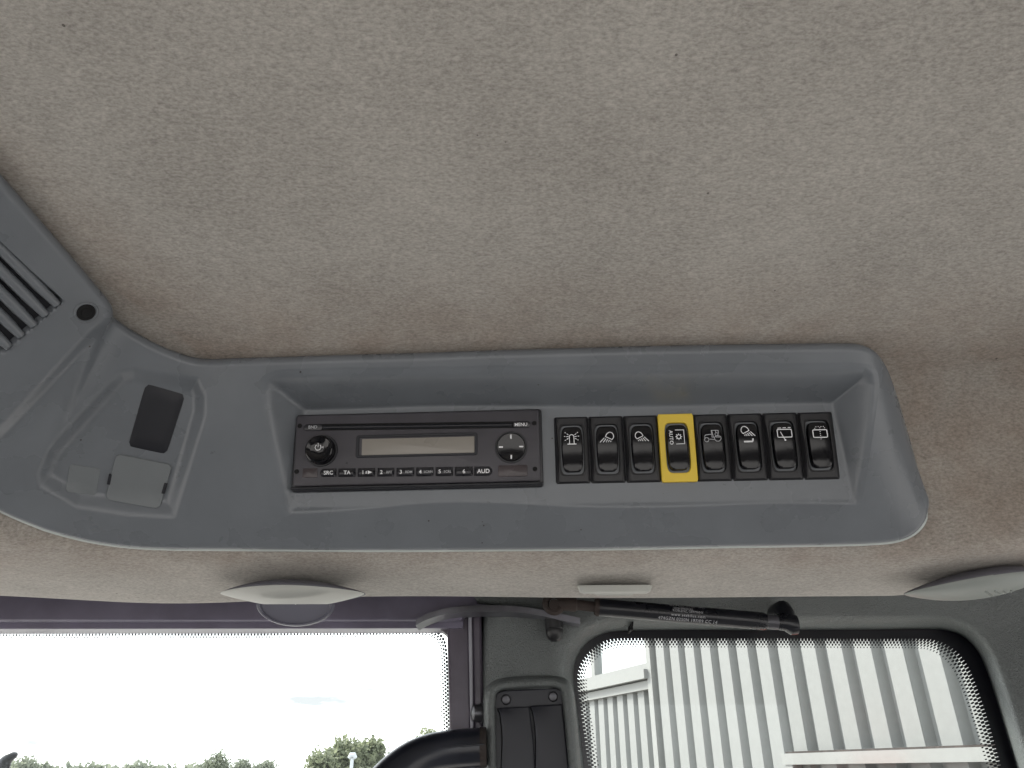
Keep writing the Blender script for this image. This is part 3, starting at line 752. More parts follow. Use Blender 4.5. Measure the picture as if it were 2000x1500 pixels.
SB = [1081, 1149.5, 1216.5, 1284, 1352, 1419, 1488, 1556, 1627]    # bezel joints at mid height (photo x, top row), y from 815 to 803
rk_me = bz_me = None
SL = ['black rocker switch with rotating beacon symbol, first from the radio', 'black rocker switch with work lamp symbol shining down left', 'black rocker switch with work lamp shining down right, left of the yellow one',
      'rocker switch with bright yellow surround and AUTO marking', 'black rocker switch with small tractor outline, right of the yellow one', 'black rocker switch with work lamp above a thick hooked bar',
      'black rocker switch with window wiper symbol and dashes', 'black rocker switch with window washer symbol, last in the row']
J = [pan(1083.5, 879, .001)[0], pan(1633.5, 870, .001)[0]]
vm0 = (pan(1083, 815, .001)[1] + pan(1085, 945, .001)[1]) / 2; vm1 = (pan(1626, 803, .001)[1] + pan(1640, 937, .001)[1]) / 2
SW = (J[1] - J[0]) / 8; SH = (pan(1350, 809, .001)[1] - pan(1350, 940, .001)[1])
for i in range(8):
    uc = J[0] + SW * (i + .5); vc = vm0 + (vm1 - vm0) * (i + .5) / 8
    M4 = PM @ Matrix.Translation((uc, vc, 0))
    sw = empty('rocker_switch', None, SL[i], 'switch', 'rocker switches in the console', mat4=M4)
    if i == 3: tag(obj('bezel', bezel_flat(SW + .0004, SH + .0008), 'bezel_yellow', sw, local=True), 'bright yellow switch surround')
    else:
        if bz_me is None: bz_me = obj('bezel', bezel_mesh(SW - .0002, SH), 'bezel_black', sw, local=True).data
        else: obj('bezel', bz_me, None, sw, local=True)
    if rk_me is None: rk_me = obj('rocker', rocker_mesh(), 'rocker_black', sw, local=True); ro = rk_me; rk_me = rk_me.data
    else: ro = obj('rocker', rk_me, None, sw, local=True)
    (cx, cy), zs, st = icon_strokes(i)
    cv = lambda p: ((p[0] - cx) * zs, -(p[1] - cy) * zs)
    nn = lambda x, y: rock_n(x, y) + .00022
    parts = []
    for pts, wd_ in st:
        pp = [cv(p) for p in pts]; dn = []
        for k in range(len(pp) - 1):
            for s_ in (0, .5): dn.append((pp[k][0] * (1 - s_) + pp[k + 1][0] * s_, pp[k][1] * (1 - s_) + pp[k + 1][1] * s_))
        dn.append(pp[-1]); parts.append(ribbon(dn, wd_ * zs, nn))
    if i == 3:
        tv, tf = text_mesh('AUTO', 72 * zs, .01, 1.05); ox, oy = cv((1655, 400))
        parts.append(([(ox + y, oy - x, nn(ox + y, oy - x)) for x, y in tv], tf))
    obj('symbol', join(*parts), 'print_grey' if i == 4 else 'print_white', ro, smooth=0, local=True)

BACK = .13; KS = 1.21
# ================================================================== left window: door frame, glass, printed edge
door = empty('door_frame', onY(600, 1200, .66), 'dark painted door frame around the sky-filled left window', 'door frame')
def bar_px(p, yf, yb, mat, name, parent, bev=.002):
    """solid bar from a photo outline at distance yf, extruded back to yb (real depth)"""
    f_ = [onY(x, y, yf) for x, y in p]; k = [v + Vector((0, yb - yf, 0)) for v in f_]
    o = obj(name, extrude(f_, k), mat, parent, smooth=0)
    if bev:
        b = o.modifiers.new('bevel', 'BEVEL'); b.width = bev; b.segments = 3; b.limit_method = 'ANGLE'
        o.data.shade_smooth(); o.data.set_sharp_from_angle(angle=R(50))
    return o
bar_px([(-300, 1120), (950, 1120), (950, 1186), (916, 1190), (900, 1211), (-300, 1213)], .655, .70, 'frame_flare_veil', 'header_rail', door, .0018)
bar_px([(-300, 1200), (905, 1200), (905, 1227), (-300, 1229)], .668, .70, 'frame_flare_veil', 'header_flange', door, .001)
# door post: flange, web and ridge
bar_px([(872, 1208), (917, 1190), (925, 1640), (883, 1640)], .672, .70, 'post_paint', 'post_web', door, .003)
bar_px([(914, 1190), (921, 1190), (929, 1640), (923, 1640)], .664, .69, 'frame_edge', 'post_ridge', door, .001)
bar_px([(920, 1180), (940, 1180), (950, 1640), (928, 1640)], .668, .70, 'post_paint', 'post_flange', door, .003)
# corner gusset
bar_px([(850, 1222), (880, 1205), (880, 1245), (871, 1238)], .676, .70, 'post_paint', 'corner_gusset', door, .001)
def glass_slab(poly, y0, th, parent):
    f_ = [onY(x, y, y0) for x, y in poly]; k = [v + Vector((0, th, 0)) for v in f_]
    return obj('glass', extrude(f_, k), 'window_glass', parent, smooth=0)
GL = .703
glass_slab([(-320, 1190), (900, 1190), (910, 1650), (-320, 1650)], GL, .004, door)
def frit_strip(name, pa, pb, y0, mat, parent, n=240, pitch=.0036):
    A = cr_spline(pa, n); B = cr_spline(pb, n); V_, uv = [], []; L_ = 0; last = None
    for a, b in zip(A, B):
        p, q_ = onY(a[0], a[1], y0), onY(b[0], b[1], y0); m = (p + q_) / 2
        if last is not None: L_ += (m - last).length
        last = m; V_ += [p, q_]; uv += [(L_ / pitch, 0), (L_ / pitch, 1)]
    F_ = [(2 * i, 2 * i + 1, 2 * i + 3, 2 * i + 2) for i in range(n - 1)]
    return obj(name, (V_, F_), mat, parent, smooth=0, uv=uv)
dp0 = [(-100, 1229), (100, 1229), (300, 1228), (500, 1228), (700, 1227), (800, 1227), (838, 1228), (855, 1233), (866, 1244), (872, 1260), (875, 1300), (879, 1400), (883, 1500), (888, 1620)]
dp1 = [(-100, 1248), (100, 1248), (300, 1247), (500, 1247), (700, 1246), (790, 1245), (828, 1246), (840, 1250), (850, 1258), (855, 1270), (857, 1300), (860, 1400), (863, 1500), (866, 1620)]
frit_strip('printed_dots', dp0, dp1, GL - .0006, 'frit_dots', door)

# ================================================================== right window: moulded pillar and surround trim
E0 = [(1165, 1640), (1142, 1500), (1130, 1400), (1121, 1335), (1122, 1302), (1131, 1276), (1149, 1254), (1174, 1240), (1206, 1233), (1300, 1231), (1500, 1231), (1700, 1230), (1815, 1229), (1850, 1232), (1880, 1243), (1904, 1265), (1923, 1300), (1950, 1380), (1986, 1500), (2030, 1640)]
def outward(path, k):
    """offset a photo path away from the window centre"""
    o = []
    for i, p in enumerate(path):
        a = np.array(path[max(i - 1, 0)], float); b = np.array(path[min(i + 1, len(path) - 1)], float); t = b - a; t /= np.linalg.norm(t)
        n = np.array((t[1], -t[0])); o.append((p[0] + n[0] * k, p[1] + n[1] * k))
    return o
NW = 260
YG = .703
Erow = lambda pts, y: [onY(p[0], p[1], yy) for p, yy in zip(pts, y)]
outer = [(937, 1640), (937, 1500), (936, 1400), (936, 1335), (936, 1300), (936, 1260), (936, 1230), (936, 1190), (936, 1130), (1150, 1120), (1500, 1115), (1750, 1110), (2000, 1095), (2090, 1090), (2150, 1090), (2180, 1130), (2190, 1250), (2200, 1380), (2220, 1500), (2240, 1640)]
def trim_rows():
    specs = [(0, .704, 0), (4, .694, 0), (10, .680, 0), (18, .666, 0), (28, .657, 0), (44, .653, 0)]
    rws = []
    for off, y, _ in specs:
        c = cr_spline(outward(E0, off), NW)
        rws.append([onY(p[0], p[1], y) for p in c])
    cin = cr_spline(outward(E0, 44), NW); co = cr_spline(outer, NW)
    for k in (.25, .5, .75, .9, 1.0):
        row = []
        for i, (p, q_) in enumerate(zip(cin, co)):
            px = p[0] * (1 - k) + q_[0] * k; py = p[1] * (1 - k) + q_[1] * k
            y = .653
            left = max(0, 1 - max(0, px - 936) / 170) if py > 1180 else 0
            y += .004 * math.sin(math.pi * k) * (1 if px < 1130 else 0)      # gently hollow pillar face
            if px < 1000 and k >= .9 and py > 1180: y += .006 if k < 1 else .03
            if py < 1205: y -= .00022 * (1205 - py)                          # cove under the felt lip
            row.append(onY(px, py, y))
        rws.append(row)
    return loft(rws)
trim = empty('window_surround', onY(1500, 1200, .66), 'grained grey moulded pillar and surround framing the right-hand window', 'window trim')
to = obj('moulding', trim_rows(), 'trim_grain', trim, smooth=70)
ts = to.modifiers.new('thickness', 'SOLIDIFY'); ts.thickness = .003; ts.offset = -1 if to.data.polygons[0].normal.y < 0 else 1
# joint line in the header trim
bar_px([(1234, 1208), (1238, 1208), (1236, 1230), (1232, 1230)], .667, .69, 'black_hole', 'joint_gap', trim, 0)
win = empty('side_window', onY(1500, 1400, YG), 'right-hand side window with black dotted edge, white building beyond', 'window')
glass_slab([(1095, 1205), (1960, 1205), (2080, 1660), (1095, 1660)], YG + .003, .004, win)
D0 = [(1168, 1640), (1150, 1500), (1136, 1400), (1128, 1335), (1131, 1305), (1142, 1284), (1160, 1265), (1182, 1252), (1212, 1247), (1300, 1247), (1500, 1247), (1700, 1248), (1800, 1248), (1834, 1253), (1860, 1266), (1881, 1287), (1898, 1318), (1924, 1390), (1956, 1500), (1996, 1640)]
D1 = [(1195, 1640), (1172, 1500), (1156, 1400), (1148, 1345), (1149, 1320), (1156, 1300), (1172, 1282), (1192, 1272), (1216, 1266), (1300, 1266), (1500, 1266), (1700, 1267), (1788, 1268), (1816, 1272), (1838, 1284), (1856, 1304), (1872, 1334), (1896, 1400), (1928, 1505), (1968, 1640)]
frit_strip('printed_band', outward(E0, 26), D0, YG + .002, 'frit_black', win)
frit_strip('printed_dots', D0, D1, YG + .0022, 'frit_dots', win, n=300)

# ---- pillar insert with two curved flaps
ins = empty('pillar_panel', onY(1040, 1440, .65), 'grey framed panel with two dark curved flaps set in the pillar', 'panel')
I0 = [(950, 1640), (947, 1500), (946, 1420), (945, 1380), (948, 1352), (960, 1334), (982, 1325), (1030, 1321), (1075, 1320), (1100, 1325), (1114, 1338), (1120, 1360), (1124, 1400), (1127, 1430), (1133, 1500), (1146, 1640)]
def inset(path, k): return outward(path, -k)
rws = []
for off, y in ((-2, .662), (0, .652), (4, .643), (9, .6395), (16, .639), (20, .641), (22, .646), (23, .655)):
    rws.append([onY(p[0], p[1], y) for p in cr_spline(inset(I0, off), 160)])
obj('frame', loft(rws), 'trim_grain', ins, smooth=70)
bar_px([(966, 1640), (965, 1372), (970, 1354), (982, 1349), (1085, 1344), (1098, 1348), (1103, 1362), (1126, 1640)], .651, .66, 'louvre_panel', 'back_plate', ins, .001)
for (x, y) in ((988.5, 1366.5), (1080, 1360.5)):
    c = onY(x, y, .6505)
    qM = Matrix.Translation(c) @ Vector((0, -1, -.1)).to_track_quat('Z', 'Y').to_matrix().to_4x4()
    V_, F_ = lathe(0, 0, [(.0040, -.001), (.0040, .0008), (.0030, .0022), (.0012, .0026), (.0001, .0026)], 20)
    s_ = obj('screw', ([qM @ Vector(v) for v in V_], F_), 'screw_steel', ins)
    V_, F_ = join(wbox(-.0022, .0022, -.0004, .0004, .0022, .0029), wbox(-.0004, .0004, -.0022, .0022, .0022, .00291))
    obj('cross_slot', ([qM @ Vector(v) for v in V_], F_), 'black_hole', s_, smooth=0)
def flap(pl, pr):
    """curved flap between two photo edges (top to bottom); bows towards the cab at its left edge"""
    A = cr_spline(pl, 24); B = cr_spline(pr, 24); rws = []
    for s in (0, .02, .06, .12, .25, .4, .55, .7, .85, .95, 1):
        row = []
        for k, (a, b) in enumerate(zip(A, B)):
            t = k / 23
            y = .6495 - .006 * math.sin(math.pi * min(1, .15 + t)) * (1 - s) ** 1.5 + (.004 if s == 0 else 0)
            row.append(onY(a[0] * (1 - s) + b[0] * s, a[1] * (1 - s) + b[1] * s, y))
        rws.append(row)
    return loft(rws)
for pl, pr in ((((973, 1384), (978, 1400), (982, 1440), (980, 1500), (976, 1620)), ((1034, 1380), (1036, 1400), (1041, 1440), (1045, 1500), (1052, 1620))),
               (((1037, 1380), (1043, 1400), (1047, 1440), (1047, 1500), (1044, 1620)), ((1097, 1375), (1100, 1400), (1104, 1440), (1110, 1500), (1122, 1620)))):
    o = obj('flap', flap(pl, pr), 'louvre_dark', ins, smooth=70); m_ = o.modifiers.new('thickness', 'SOLIDIFY'); m_.thickness = .0012

# ================================================================== gas strut
strut = empty('gas_strut', onY(1330, 1200, .62), 'black gas strut with rusty ends slung above the right-hand window', 'gas strut')
A = onY(1168, 1186, .615); Bq = onY(1498, 1214, .615); ax = (Bq - A).normalized()
rad = .0070; rk = rad * KS
pts = [A, A + ax * .0005, A + ax * .002] + [A.lerp(Bq, k / 10) for k in range(1, 10)] + [Bq - ax * .004, Bq - ax * .001, Bq]
obj('cylinder', tube(pts, [rad * .8, rad * .97, rad] + [rad] * 9 + [rad, rad * .88, rad * .6], 32), 'strut_black', strut)
obj('piston_rod', tube([onY(1112, 1180, .615), A + ax * .002], .0042, 16), 'rust', strut)
obj('rod_collar', tube([A - ax * .0035, A - ax * .001, A + ax * .001], [.0062, .0072, .0072], 20), 'rust', strut)
obj('rod_fitting', tube([onY(1090, 1178, .615), onY(1100, 1179, .615), onY(1124, 1181, .615), onY(1128, 1181, .615)], [.004, .0056, .0056, .0040], 16), 'rust', strut)
ec = onY(1082, 1178, .615); ring = [ec + Vector((.0082 * math.cos(R(a)), 0, .0082 * math.sin(R(a)))) for a in range(0, 361, 15)]
obj('rod_eye', tube(ring, .0030, 10, False), 'rust', strut)
obj('eye_stud', tube([ec + Vector((0, -.004, -.002)), ec + Vector((0, .03, -.002))], .0042, 14), 'rust', strut)
obj('end_shank', tube([Bq - ax * .001, Bq + ax * .010], .0058, 16), 'steel_worn', strut)
bp_ = onY(1540, 1218, .615)
obj('end_socket', tube([Bq + ax * .008, bp_ + Vector((-.003, 0, .001)), bp_ + Vector((.003, 0, -.001)), bp_ + Vector((.0075, 0, -.001)), bp_ + Vector((.009, 0, -.001))], [.0055, .0068, .0082, .0075, .004], 18), 'strut_black', strut)
obj('ball_stud', tube([bp_ + Vector((0, 0, .003)), bp_ + Vector((.001, .006, .010)), bp_ + Vector((.001, .012, .014)), bp_ + Vector((.001, .03, .014))], [.0062, .0070, .0086, .0086], 16), 'strut_black', strut)
# print on the cylinder, wrapped round it
wv = ax; nv = (CAM - A); nv = (nv - wv * nv.dot(wv)).normalized(); uv_ = nv.cross(wv).normalized()
if uv_.z < 0: uv_ = -uv_
def wrap_text(s, px, py, size, sp=1.0, bold=0):
    tgt = onY(px, py, .605); al = (tgt - A).dot(wv); hgt = (tgt - A - wv * al).dot(uv_)
    tv, tf = text_mesh(s, size, bold, sp); V_ = []
    for x, y in tv:
        hh = max(-rk * .97, min(rk * .97, hgt + y)); V_.append(A + wv * (al + x) + uv_ * hh + nv * (math.sqrt(rk * rk - hh * hh) + .00025))
    return V_, tf
cyl_print = join(wrap_text('GAS SPRING  DO NOT OPEN', 1344, 1184, .0027), wrap_text('HIGH PRESSURE', 1336, 1189, .0027), wrap_text('KOBLENZ, GERMANY', 1345, 1194.5, .0031), wrap_text('www.stabilus.com', 1345, 1202.5, .0036, 1.25), wrap_text('474GZN 0250N 197/09 CC 14', 1345, 1211, .0041, 1.1))
obj('lettering', cyl_print, 'print_grey', strut, smooth=0)

# ================================================================== latch bracket with bump stop
br = empty('latch_bracket', onY(980, 1200, .63), 'thin worn metal bracket curving across the pillar top to the door', 'bracket')
fr = cr_spline([(812, 1216), (835, 1204), (870, 1194), (915, 1189), (970, 1188), (1020, 1191), (1070, 1199), (1105, 1207), (1133, 1213)], 60)
top, bot, topb, botb = [], [], [], []
for i, p in enumerate(fr):
    y = .628; th = .0056 + .0007 * (i / 60)
    a = onY(p[0], p[1], y); top.append(a + Vector((0, 0, th / 2))); bot.append(a - Vector((0, 0, th / 2)))
    dpt = .030 if i < 30 else .030 - .014 * min(1, (i - 34) / 10)
    topb.append(a + Vector((0, dpt, th / 2))); botb.append(a + Vector((0, dpt, -th / 2)))
V_, F_ = loft([[t, b, c, d] for t, b, c, d in zip(bot, top, topb, botb)], True, True, True)
o = obj('plate', (V_, F_), 'steel_worn', br, smooth=30)
c = onY(1082, 1207, .64)
prof_ = [(.0001, .0), (.0078, .0), (.0078, -.0085), (.0072, -.0092), (.0074, -.0100), (.0070, -.0135), (.0052, -.0172), (.0025, -.0188), (.0001, -.019)]
V_, F_ = lathe(0, 0, [(r, z) for r, z in prof_], 28)
obj('bump_stop', ([c + Vector(v) for v in V_], F_), 'rubber', br)
# ================================================================== ceiling air vents in the felt lip
def ellipsoid(c, rx, ry, rz, roll=0, n=48, m=24, lo=-90, hi=90):
    rws = []; rx *= 1.04; ry *= 1.04; rz *= 1.04
    for j in range(m + 1):
        a = R(lo + (hi - lo) * j / m); row = []
        for k in range(n):
            b = 2 * math.pi * k / n; p = Vector((rx * math.cos(a) * math.cos(b), ry * math.cos(a) * math.sin(b), rz * math.sin(a))); p.z *= (1 - .6 * (p.x / rx) ** 2) ; p.y *= (1 - .4 * (p.x / rx) ** 2)
            p = Matrix.Rotation(roll, 3, 'Y') @ p; row.append(Vector(c) + p)
        rws.append(row)
    return loft(rws, True, True, True)
av = empty('air_vent', onY(572, 1160, .59), 'pale ceiling air vent with half-moon flap hanging open, at the felt lip', 'air vent', 'air vents in the felt lip')
c = onY(571, 1159, .475)
obj('shell', ellipsoid(c, .0560, .028, .0086, 0, lo=-90, hi=2), 'vent_pale', av, smooth=60)
obj('base', ellipsoid(c + Vector((0, .004, .0005)), .0565, .034, .0085, 0, lo=-2, hi=90), 'vent_shadow', av, smooth=60)
ch = onY(576, 1179, .458); bt = onY(576, 1222, .463); dvv = bt - ch; fl = []
for k in range(33):
    a = math.pi * k / 32; fl.append((math.cos(a), math.sin(a)))
hw = (onY(652, 1179, .458) - ch).length
def disc_row(s, off): return [ch + Vector((hw * x * s, 0, 0)) + dvv * (y * s) + Vector((0, off, 0)) for x, y in fl]
rws = [disc_row(.02, .0012), disc_row(.90, .0012), disc_row(.93, 0), disc_row(1.0, 0), disc_row(1.0, .004), disc_row(.02, .004)]
rws = [disc_row(.02, .002), disc_row(.88, .002), disc_row(.90, 0), disc_row(.945, -.0005), disc_row(.955, .0006), disc_row(.985, .0006), disc_row(1.0, .0015), disc_row(1.0, .004), disc_row(.02, .0041)]
obj('flap', loft(rws), 'flap_grey', av, smooth=40)
# right vent, closed
av = empty('air_vent', onY(1900, 1146, .545), 'closed grey-green air vent at the felt lip, right edge of the picture', 'air vent', 'air vents in the felt lip')
c = onY(1915, 1139, .465); rl = R(7.5)
obj('shell', ellipsoid(c, .0610, .028, .0108, -rl, lo=-90, hi=4), 'vent_grey', av, smooth=60)
obj('base', ellipsoid(c + Vector((.002, .004, .001)), .0610, .032, .0095, -rl, lo=-2, hi=90), 'vent_shadow', av, smooth=60)
for x, y, l in ((1931, 1160, 9), (1948, 1158, 7), (1962, 1157, 4), (1975, 1155, 2)):
    a = onY(x - l * .7, y - l * .45, .4405); b = onY(x + l * .7, y + l * .45, .4405)
    obj('embossed_mark', tube([a, b], .0008, 8), 'vent_grey', av)
# small pale cap between the vents
cp = empty('trim_cap', onY(1200, 1150, .585), 'small pale plastic cap on the felt lip above the gas strut', 'trim cap')
rws = []
for (x0, x1, y), d in (((1129, 1272, 1143), .475), ((1128, 1273, 1146), .4745), ((1132, 1270, 1156), .4745), ((1142, 1262, 1160), .477)):
    rws.append([onY(x0, y + 1, d + .004), onY(x0 + 3, y, d), onY(x1 - 3, y - 1, d), onY(x1, y, d + .004), onY(x1, y, d + .03), onY(x0, y, d + .03)])
obj('cap', loft(rws, True, True, True), 'vent_pale', cp, smooth=30)
obj('lower_lip', loft([[onY(x0, y, d), onY(x1, y, d), onY(x1, y, d + .02), onY(x0, y, d + .02)] for x0, x1, y, d in ((1158, 1240, 1159, .4785), (1166, 1232, 1163, .4795))], True, True, True), 'vent_pale', cp, smooth=30)

# ================================================================== grab bar, bolt
gb = empty('grab_bar', onY(860, 1470, .62), 'black curved grab bar bolted to the pillar, crossing the left window', 'grab bar')
path = cr_spline([(947, 1459), (915, 1461), (880, 1464), (845, 1470), (812, 1482), (780, 1503), (745, 1537), (705, 1590), (670, 1660)], 50)
gp = [onY(p[0], p[1], .635 - .05 * max(0, (900 - p[0]) / 230) ** 1.5) for p in path]
obj('tube', tube(gp, .0138, 28), 'grab_black', gb, smooth=60)
obj('end_sleeve', tube([onY(950, 1459, .635), onY(938, 1459.5, .635)], .0141, 28), 'rust', gb, smooth=60)
seam = [g_ + Vector((0, -.0164, .0018)) for g_ in gp[:32]]
obj('seam', tube(seam, .0007, 8), 'grab_black', gb)
bo = empty('post_bolt', onY(930, 1393, .66), 'round steel bolt head on the edge of the door post', 'bolt')
bc = onY(930, 1393, .662); V_, F_ = lathe(0, 0, [(.0066, -.004), (.0066, .001), (.0058, .0030), (.003, .0042), (.0001, .0045)], 24)
bM = Matrix.Translation(bc) @ Vector((-1, -.35, 0)).to_track_quat('Z', 'Y').to_matrix().to_4x4()
obj('head', ([bM @ Vector(v) for v in V_], F_), 'screw_steel', bo)
obj('washer', ([bM @ Vector(v) for v in lathe(0, 0, [(.0085, -.006), (.0085, -.004), (.0001, -.004)], 24)[0]], lathe(0, 0, [(.0085, -.006), (.0085, -.004), (.0001, -.004)], 24)[1]), 'screw_steel', bo)

BACK = 0.0; KS = 1.0
# ================================================================== outside: corrugated building
dW = Vector((-.35, .937, 0)).normalized(); nW = Vector((dW.y, -dW.x, 0))      # nW points away from the cab
DW = 3.9
W0 = CAM + nW * DW; W0.z = 0
def wall_s(px, py=1400):                                     # where a photo column meets the wall plane
    d = ray(px, py); t = DW / d.dot(nW); p = CAM + d * t; return (p - W0).dot(dW), p.z
bld = empty('corrugated_building', W0 + dW * 4, 'white corrugated metal building seen through the right-hand window', 'building')
def sheet(s0, nrib, pitch, z0, z1, base_off):
    prof_ = []; dep_ = .065 * pitch / .25
    for k in range(nrib):
        for f_, o_ in ((0, 0), (.54, 0), (.64, 1), (.90, 1), (1.0, 0)):
            if f_ == 1.0 and k < nrib - 1: continue
            prof_.append((s0 + (k + f_) * pitch, base_off + o_ * dep_))
    rws = [[W0 + dW * s + nW * o_ + Vector((0, 0, z)) for s, o_ in prof_] for z in (z0, z1)]
    b2 = [[p + nW * .002 for p in r] for r in rws]
    return loft(rws)
sc = wall_s(1272, 1300)[0]                                   # column where the window bay begins
s_right = wall_s(2300, 1450)[0] - 1.2
pitch = .25; s = sc
while s > s_right:
    o = obj('wall_sheet', sheet(s - 4 * pitch, 4, pitch, .0, 7.0, 0), 'wall_white', bld, smooth=0); o.modifiers.new('t', 'SOLIDIFY').thickness = .004
    s -= 4 * pitch
s_end = wall_s(985, 1400)[0]
zs = wall_s(1200, 1352)[1]
s = sc + .05
zl = wall_s(1265, 1326)[1]
while s < s_end + 1:
    o = obj('wall_sheet', sheet(s, 4, .22, 0, zl - .02, .05), 'wall_white', bld, smooth=0); o.modifiers.new('t', 'SOLIDIFY').thickness = .004
    s += 4 * .22
def wbar(s0, s1, z0, z1, o0, o1, mat, name, parent=bld):
    P = [W0 + dW * s + nW * o_ + Vector((0, 0, z)) for s in (s0, s1) for o_ in (o0, o1) for z in (z0, z1)]
    return obj(name, (P, [(0, 1, 3, 2), (4, 6, 7, 5), (0, 4, 5, 1), (2, 3, 7, 6), (0, 2, 6, 4), (1, 5, 7, 3)]), mat, parent, smooth=0)
za = wall_s(1262, 1308)[1]; zb = wall_s(1265, 1326)[1]
S_END = s_end + 1.2
wbar(sc - .02, sc + .06, 0, 7, -.02, .06, 'wall_trim', 'corner_trim')
wbar(sc + .05, S_END, zb, za, -.06, .12, 'wall_trim', 'window_sill')
wbar(sc + .05, S_END, zb - .09, zb - .012, -.0, .12, 'wall_trim', 'sill_flashing')
wo = wbar(sc + .06, S_END, za + 1.9, za + 2.0, .02, .14, 'wall_trim', 'window_head')
s_m = wall_s(1153, 1310)[0]
wf = wbar(sc + .06, S_END, za, za + .07, .03, .13, 'wall_trim', 'window_frame')
wbar(sc + .06, sc + .14, za + .07, za + 1.9, .03, .13, 'wall_trim', 'window_jamb')
wbar(s_m - .045, s_m + .045, za + .07, za + 1.9, .03, .13, 'wall_trim', 'window_mullion')
wbar(sc + .14, s_m - .045, za + .07, za + 1.9, .08, .09, 'mirror_pane', 'window_pane')
wbar(s_m + .045, S_END, za + .07, za + 1.9, .08, .09, 'mirror_pane', 'window_pane')
wbar(sc + .05, S_END, za + 2.0, 7, .04, .10, 'wall_trim', 'upper_cladding')
# canopy ledge low on the right with a red thing under it
sl0, z0_ = wall_s(1548, 1474); zt = wall_s(1740, 1466)[1]; zb2 = wall_s(1740, 1491)[1]
wbar(s_right, sl0, zb2, zt, -.10, -.005, 'wall_trim', 'ledge')
wbar(s_right, sl0 - .03, zt, zt + .012, -.085, -.005, 'rust', 'ledge_flashing')
wbar(sl0 - .09, sl0 - .02, 0, zb2, -.09, -.01, 'wall_trim', 'ledge_post')
for px in (1602, 1657, 1720, 1790, 1868):
    ss = wall_s(px, 1458)[0]; zz = wall_s(px, 1457)[1]
    wbar(ss - .008, ss + .008, zz - .012, zz + .012, .022, .046, 'rust', 'fixing_screw')
rd = empty('red_machine', W0 + dW * (wall_s(1720, 1500)[0]) + Vector((0, 0, 0)), 'red machine just showing under the white ledge', 'machine')
sr = wall_s(1690, 1500)[0]
wbar(wall_s(1800, 1500)[0], sr, .3, zb2 - .03, -.35, -.11, 'red_thing', 'hood', rd)
wbar(wall_s(1800, 1500)[0] + .05, sr - .05, 0, .3, -.33, -.13, 'red_thing', 'skirt', rd)

# ================================================================== outside: trees, hedge, lamp post
def leaves(centre, radii, nclump, nleaf, size, seed):
    r = random.Random(seed); V_, F_ = [], []
    cl = []
    for _ in range(nclump):
        while True:
            p = Vector((r.uniform(-1, 1), r.uniform(-1, 1), r.uniform(-1, 1)))
            if .25 < p.length < 1: break
        cl.append(Vector((p.x * radii[0], p.y * radii[1], p.z * radii[2])))
    for _ in range(nleaf):
        c_ = r.choice(cl); k = .26 * min(radii) + .1
        p = Vector(centre) + c_ + Vector((r.gauss(0, k), r.gauss(0, k), r.gauss(0, k * .9)))
        a = Vector((r.gauss(0, 1), r.gauss(0, 1), r.gauss(0, 1))).normalized(); b = a.orthogonal().normalized(); sz = size * r.uniform(.6, 1.4)
        i = len(V_); V_ += [p - a * sz, p + b * sz * .55, p + a * sz, p - b * sz * .55]; F_.append((i, i + 1, i + 2, i + 3))
    return V_, F_
def at_dist(px, py, y): return onY(px, py, y)
def tree(px, py_top, half_px, y, mat, label, seed, dens=1.0, tall=1.0, name='tree'):
    topp = at_dist(px, py_top, y); hw_ = (at_dist(px + half_px, py_top, y) - topp).length
    base_ = Vector((topp.x, topp.y, 0)); hgt = topp.z; ry = hw_
    rz = max(hgt * .36, min(hgt * .42, hw_ * 1.15 * tall)); cz = hgt - rz * .95
    t = empty(name, base_, label, 'tree', 'trees beyond the yard')
    obj('trunk', tube([base_, base_ + Vector((0, 0, cz * .6)), base_ + Vector((.1 * hw_, 0, cz)), base_ + Vector((.05 * hw_, 0, cz + rz * .5))], [hgt * .03, hgt * .022, hgt * .016, hgt * .006], 10), 'bark', t)
    for k in range(5):
        a = k * 1.26 + seed; p0 = base_ + Vector((0, 0, cz * (.55 + .07 * k))); p1 = p0 + Vector((math.cos(a) * hw_ * .6, math.sin(a) * hw_ * .6, rz * .55))
        obj('limb', tube([p0, (p0 + p1) / 2 + Vector((0, 0, -.03 * hgt)), p1], [hgt * .012, hgt * .008, hgt * .003], 8), 'bark', t)
    obj('crown', leaves((base_.x, base_.y, cz), (hw_ * .85, ry * .85, rz * .8), int(26 * dens), int(3200 * dens), hgt * .032, seed), mat, t, smooth=0)
tree(672, 1441, 23, 46, 'leaf_near', 'tall tree with pointed top left of the grab bar', 3, 1.0, 1.6)
tree(634, 1463, 24, 44, 'leaf_near', 'bushy tree at the left edge of the tall clump', 4)
tree(722, 1435, 23, 48, 'leaf_near', 'tallest tree of the clump, nearest the grab bar', 5, 1.0, 1.5)
tree(697, 1457, 30, 47, 'leaf_near', 'bushy tree behind the lamp post between two taller ones', 15)
tree(850, 1424, 26, 50, 'leaf_near', 'tree top peeping above the grab bar beside the door post', 6)
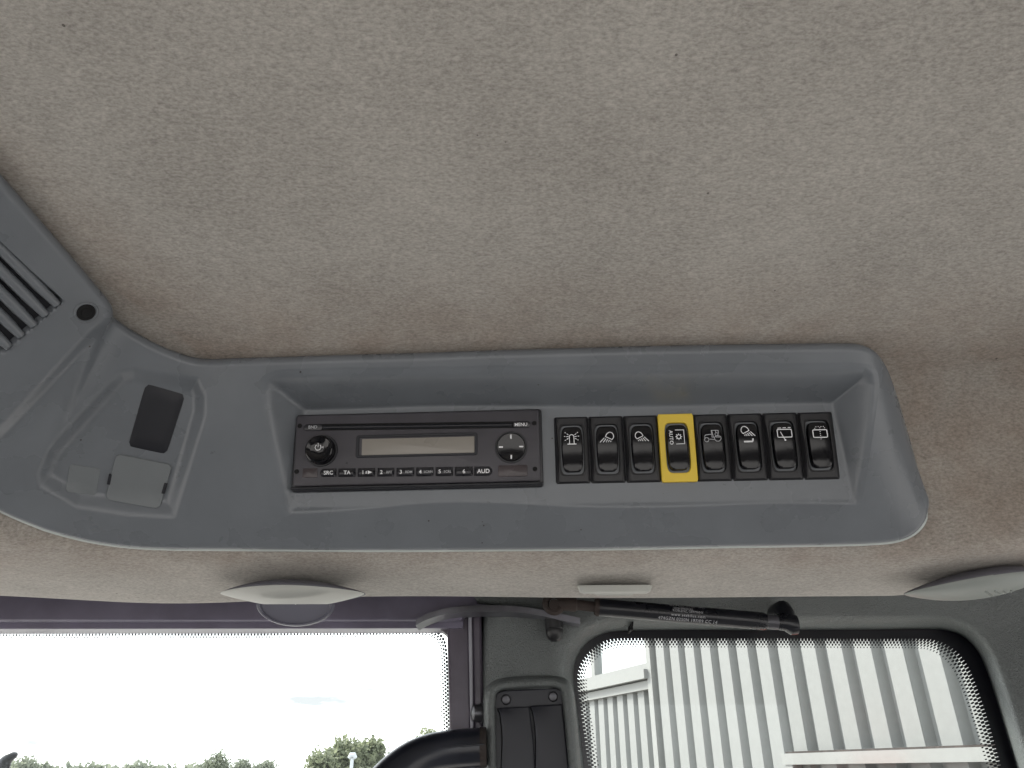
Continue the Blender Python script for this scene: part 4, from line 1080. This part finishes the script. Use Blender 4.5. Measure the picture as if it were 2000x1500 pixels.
tree(806, 1436, 20, 60, 'leaf_far', 'pale tree top just above the curve of the grab bar', 16, .6)
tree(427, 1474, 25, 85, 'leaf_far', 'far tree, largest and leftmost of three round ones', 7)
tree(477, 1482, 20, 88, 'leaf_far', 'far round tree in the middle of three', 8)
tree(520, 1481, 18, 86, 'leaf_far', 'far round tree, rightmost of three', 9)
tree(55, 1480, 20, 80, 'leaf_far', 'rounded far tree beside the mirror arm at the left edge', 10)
hv, hf = [], []
for k in range(60):
    y = 150 + random.uniform(-8, 8); px = -120 + k * 9.5; p = onY(px, 1498 + random.uniform(-4, 3) + (px > 330) * 3, y)
    v_, f_ = leaves((p.x, p.y, p.z * .55), (2.2, 2.0, p.z * .42), 6, 130, .55, 100 + k)
    i = len(hv); hv += v_; hf += [tuple(a + i for a in q_) for q_ in f_]
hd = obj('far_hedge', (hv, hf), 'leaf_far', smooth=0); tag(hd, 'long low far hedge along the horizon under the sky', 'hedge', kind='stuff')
lp = onY(688, 1481, 30); lt = empty('street_lamp', Vector((lp.x, lp.y, 0)), 'small grey lamp post in front of the tall trees', 'lamp post')
obj('post', tube([(lp.x, lp.y, 0), (lp.x, lp.y, lp.z)], .06, 10), 'pole_grey', lt)
obj('lamp_head', tube([(lp.x - .13, lp.y, lp.z), (lp.x - .05, lp.y, lp.z + .1), (lp.x + .05, lp.y, lp.z + .1), (lp.x + .13, lp.y, lp.z)], [.06, .1, .1, .06], 10), 'pole_grey', lt)
# mirror arm outside, bottom left corner
ma = empty('mirror_arm', onY(10, 1500, 1.3), 'dark curved mirror arm tip outside the left window, bottom left corner', 'mirror arm')
mp_ = [onY(x, y, 1.3) for x, y in ((-40, 1640), (-8, 1560), (2, 1515), (8, 1492), (18, 1480), (33, 1473))]
obj('arm', tube([Vector(p) for p in cr_spline([tuple(p) for p in mp_], 24)], [.010] * 16 + [.009, .0085, .008, .0075, .007, .006, .005, .003], 12), 'strut_black', ma)
mb = onY(-60, 1700, 1.3); obj('mount', tube([mp_[0], mb], .014, 12), 'strut_black', ma)
